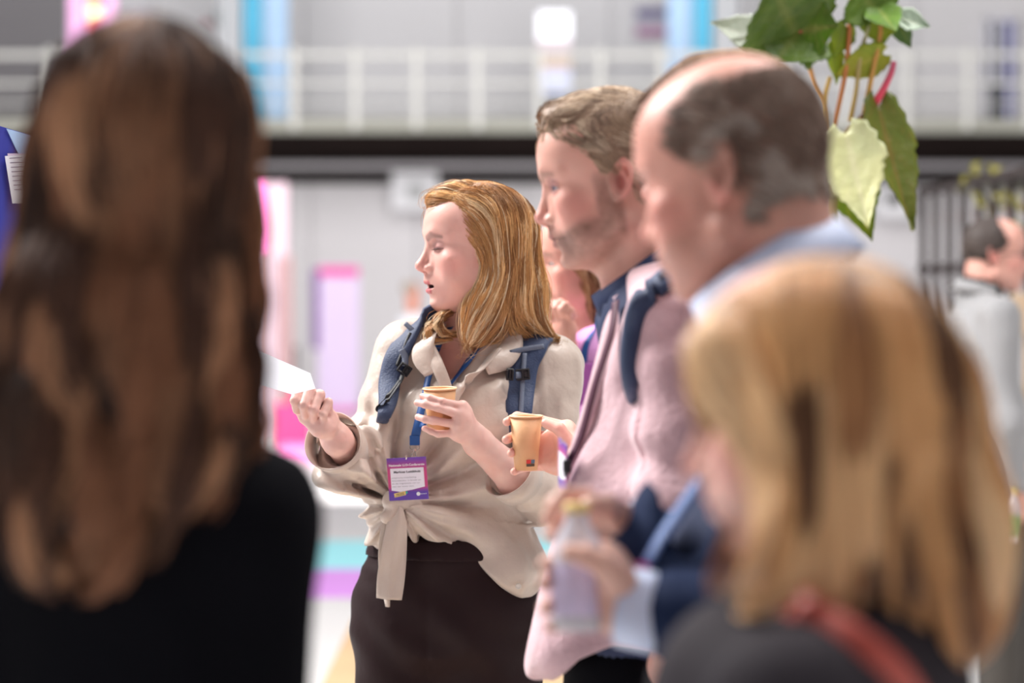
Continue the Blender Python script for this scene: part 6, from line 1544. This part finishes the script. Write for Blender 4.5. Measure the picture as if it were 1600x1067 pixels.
S = grow(kvol, kr, lambda p, prev, t: np.tile(V(.35 if t < .4 else .05, 0, -1.), (len(p), 1)) + noise(p * 40)[:, None] * .5, .16 + .05 * rng.random(len(kr)), 16, rng.random(len(kr)) * .014, .4, .0115)
S, lk = lock_strands(S, rng, 60, .85, .6, .002, .008, .05)
hair_object('hair', K_, S, .0008, .0004, hair_cols(len(S), rng, [(.30, .13, .06), (.42, .20, .09), (.18, .075, .035), (.52, .30, .15)], .1, lk), M['hair'],
            (*mesh_sdf(lambda p: np.maximum(kvol(p) + .012, HK.loc(p)[:, 0] - np.interp(HK.loc(p)[:, 2], [0, .05, .085, .12], [.012, .04, .07, .08])), HK.o - .2, HK.o + .2, .008), V(.16, .07, .035)))
LY4 = thing('lanyard', 'blue lanyard on the orchid pink shirt', 'lanyard', tuple(T(912, 560, -.15)))
onk = lambda a, b: hit(lambda p: np.minimum(kt(p), knk(p)), a, b, 4.9, 5.8, .004)
v, f = ribbon_vf([onk(948, 478), onk(938, 500), onk(924, 522), onk(914, 545), onk(910, 590)], .015, V(.8, -.3, .5), .002, 24, 0, 2); obj('strap', meshdata('strap', v, f, M['lanyard']), LY4)
mb = MB(); mb.box(onk(910, 600) + V(0, -.01, 0), (.07, .004, .09), 0, .001, (.4, .1, .4)); mb.build('card', M['print'], LY4)
WT = thing('wristwatch', 'black wristwatch on the raised wrist beside the orchid pink shirt', 'watch', tuple(P(893, 520, 5.17)))
cuff(WT, P(892, 552, 5.19), P(888, 560, ykh) - P(900, 640, 5.25), .0315, .018, V(0, 1, 0), M['black_web'], .002); 

# ================= man in the grey jacket at the right edge =================
YG = 8.2
T = lambda x, y, d=0.0: P(x, y, YG + d)
HG = Head(T(1554, 404), 180 - 172, 0, 0, 1.02, male=True); HG = Head(T(1552, 403), 176, 3, 0, 1.04, male=True, brow=1.1, jaw=1.08, lid=.6, chin=.002, nose=1.05)
G_ = person('man in a grey jacket and glasses facing right at the right edge', (T(1560, 1067)[0], YG, 0))
gnk = lambda p: smin(HG.sdf(p), cap(p, HG.wor((-.03, 0, -.04)), T(1535, 470), .060, .066), .02)
gh = lambda p: hand_sdf(p, T(1590, 765, -.22), [T(1594, 792, -.24), T(1598, 793, -.23), T(1602, 791, -.21), T(1605, 786, -.20)], [[T(1592, 805, -.26), T(1587, 812, -.25)], [T(1597, 806, -.26), T(1590, 814, -.24)], [T(1602, 804, -.24), T(1596, 813, -.22)], [T(1606, 800, -.22), T(1601, 809, -.20)]], [T(1586, 783, -.24), T(1580, 796, -.26)], r=.009, wr=.028, fore=(T(1592, 730, -.22), .032))
gcol = lambda v: HG.color(v, (.70, .38, .31), (.52, .22, .19), (.15, .10, .08, .8), shadow=.2, scalp=lambda q, c, bl, so, nn: bl(c, (.12, .09, .08), so(-(.045 - q[:, 0]), -.02, .0) * (q[:, 2] > .02) * 0))
body_object(G_, [(gnk, HG.o - V(.16, .14, .22), HG.o + V(.16, .14, .16), .005), (lambda p: cap(p, T(1540, 560), T(1550, 690), .07, .08), T(1470, 760, -.2), T(1620, 500, .2), .02), (lambda p: np.minimum(cap(p, T(1540, 500), T(1565, 510, -.2), .04, .04), np.minimum(cap(p, T(1565, 510, -.2), T(1574, 660, -.26), .04, .035), cap(p, T(1574, 660, -.26), T(1592, 745, -.22), .035, .03))), T(1500, 790, -.35), T(1640, 470, .1), .012), (gh, T(1560, 830, -.34), T(1625, 715, -.1), .004)], SKIN_M, gcol)
HG.eyes(G_, (0, 0), (.08, .06, .05))
gmask = lambda q: (q[:, 0] < np.interp(q[:, 2], [-.05, .0, .03, .05, .08, .10, .14], [-.04, -.018, .030, .040, .030, .012, .005])) & (q[:, 2] > np.interp(q[:, 0], [-.1, -.03, -.01, .02], [-.05, -.04, .028, .012]))
short_hair(G_, HG, 2600, gmask, .028, [(.055, .042, .040), (.085, .065, .060), (.035, .026, .025), (.14, .115, .105)], lambda p, prev, t: np.tile(-HG.R[:, 0] * .8 - HG.R[:, 2] * .7, (len(p), 1)), .004, .0013, K=60, seed=14, offs=.006,
           base=(*mesh_sdf(lambda p: np.maximum(ell(HG.loc(p), (-.003, 0, .046), (.104, .081, .092)) * HG.s, HG.loc(p)[:, 0] - np.interp(HG.loc(p)[:, 2], [-.05, .0, .02, .03, .05, .08, .10, .14], [-.04, -.03, .0, .026, .036, .026, .008, .0])), HG.o - .14, HG.o + .16, .006), V(.06, .046, .042)))
gshN, gelN, gwrN = T(1560, 498, -.20), T(1572, 660, -.26), T(1590, 755, -.22)
def gjack(p):
    d = capf(p, T(1522, 540), T(1538, 640), .140, .128, V(.1, 1, 0), 1.35); d = smin(d, capf(p, T(1538, 640), T(1555, 760), .128, .132, V(.1, 1, 0), 1.3), .05)
    d = smin(d, cap(p, T(1530, 476), gshN + V(0, .04, 0), .070, .062), .05); d = smin(d, cap(p, T(1530, 476), T(1560, 502, .20), .068, .062), .05)
    d = smin(d, cap(p, gshN, gelN, .070, .062), .03); d = smin(d, cap(p, gelN, gwrN, .062, .044), .03); d = smin(d, cap(p, T(1560, 502, .2), T(1575, 740, .24), .068, .050), .03)
    s_ = cap(p, gshN + V(-.055, -.02, 0), gelN + V(-.045, -.03, 0), .001)
    return smax(d + wrinkle(p, .010, (6, 6, 4), 2) + .014 * np.exp(-(s_ / .014) ** 2), -cap(p, T(1532, 440), T(1550, 480), .072, .062), .01)
cloth('jacket', G_, gjack, V(T(1440, 0)[0], 7.8, T(0, 800)[2]), V(T(1660, 0)[0], 8.6, T(0, 420)[2]), .011, M['grey_jacket'])
cloth('shirt', G_, lambda p: np.maximum(cap(p, T(1538, 445), T(1548, 560), .066, .09), p[:, 2] - (T(0, 432)[2] + (T(1532, 0)[0] - p[:, 0]) * .9)), T(1480, 600, -.2), T(1620, 415, .2), .010, M['black_cloth'])
gl = legs_sdf(T(1562, 770), (.1, 1, 0), (T(1560, 960, -.09), T(1572, 960, .09)), (T(1560, 1130, -.10), T(1575, 1130, .10)), (.10, .08, .065), .125)
cloth('trousers', G_, lambda p: np.maximum(gl(p), p[:, 2] - T(0, 750)[2]), V(T(1470, 0)[0], 7.9, .07), V(T(1670, 0)[0], 8.5, T(0, 740)[2]), .016, M['olive'])
ring_ribbon(G_, 'jacket_collar', T(1530, 453), .072, .040, M['grey_jacket'], 14, .007, yawd=180, flare=.020, open_=1.0)
ring_ribbon(G_, 'shirt_collar', T(1534, 447), .064, .036, M['black_cloth'], 16, .005, yawd=180, flare=.012)
shoes(G_, [(T(1560, 0)[0], YG - .10, 0), (T(1575, 0)[0], YG + .10, 0)], M['shoe'])
mb = MB()
for sd in (1, -1):
    c = HG.wor((.098, sd * .033, .010)); a = np.linspace(0, 6.283, 17)
    mb.tube([c + HG.R @ V(0, .022 * math.cos(t), .015 * math.sin(t)) for t in a], .0012, 5)
    mb.tube([HG.wor((.096, sd * .055, .014)), HG.wor((.06, sd * .072, .014)), HG.wor((-.01, sd * .080, .012))], .0014, 5)
mb.tube([HG.wor((.099, -.011, .012)), HG.wor((.102, 0, .015)), HG.wor((.099, .011, .012))], .0012, 5)
gg = mb.build('glasses', M['black_plastic'], None, True); tag(gg, 'thin dark-framed glasses on the man in the grey jacket', 'glasses')
gb = bottle('small bottle with a green label in the hand of the man in the grey jacket', T(1572, 846, -.26), V(.12, 0, 1), .17, .030)
for ch in gb.children:
    if ch.name.startswith('label'):
        ch.data.materials[0] = mat('green_label', (.02, .33, .09), rough=.5)

# ================= far visitor =================
YF = 30.0
T = lambda x, y, d=0.0: P(x, y, YF + d)
Z_ = person('distant visitor with reddish face and grey hair in white, far down the hall', (T(640, 0)[0], YF, 0))
HZ = Head(T(643, 458), 200, 0, 0, 1.05)
body_object(Z_, [(lambda p: smin(HZ.sdf(p), cap(p, HZ.o, T(645, 490), .07, .08), .03), HZ.o - .25, HZ.o + .25, .012)], SKIN_M, lambda v: HZ.color(v, (.62, .26, .18), None, None))
zt = lambda p: smin(capf(p, T(645, 505), T(648, 560), .14, .15, V(1, 0, 0), 1.5), capf(p, T(648, 560), T(648, 640), .13, .10, V(1, 0, 0), 1.4), .05)
cloth('coat', Z_, lambda p: np.maximum(zt(p), .12 - p[:, 2]), V(T(605, 0)[0], 29.6, .1), V(T(690, 0)[0], 30.4, T(0, 475)[2]), .04, mat('white_shirt', (.75, .76, .80), rough=.8))
hz = lambda p: np.maximum(ell(HZ.loc(p), (-.01, 0, .055), (.11, .088, .095)), HZ.loc(p)[:, 0] - .03)
v, f = mesh_sdf(hz, HZ.o - .2, HZ.o + .25, .015); obj('hair', meshdata('hair', v, f, mat('grey_hair', (.35, .29, .24), rough=.9)), Z_)
shoes(Z_, [(T(640, 0)[0], 30, -1.6), (T(652, 0)[0], 30, -1.5)], M['shoe'])

# ------------------------------------------------------------------ repeats
for o in bpy.data.objects:
    g = {'paper_cup': 'paper cups held in the group', 'backpack': 'navy backpacks worn in the group', 'air_heater': 'wall heaters under the gallery', 'column': 'steel columns of the hall',
         'light_curtain': 'glowing strips beside the columns', 'floor_stripe': 'coloured stripes on the floor', 'lanyard': 'lanyards', 'name_badge': 'name badges', 'bottle': 'bottles held in hands'}.get(o.name.split('.')[0])
    if g and o.parent is None: o['group'] = g
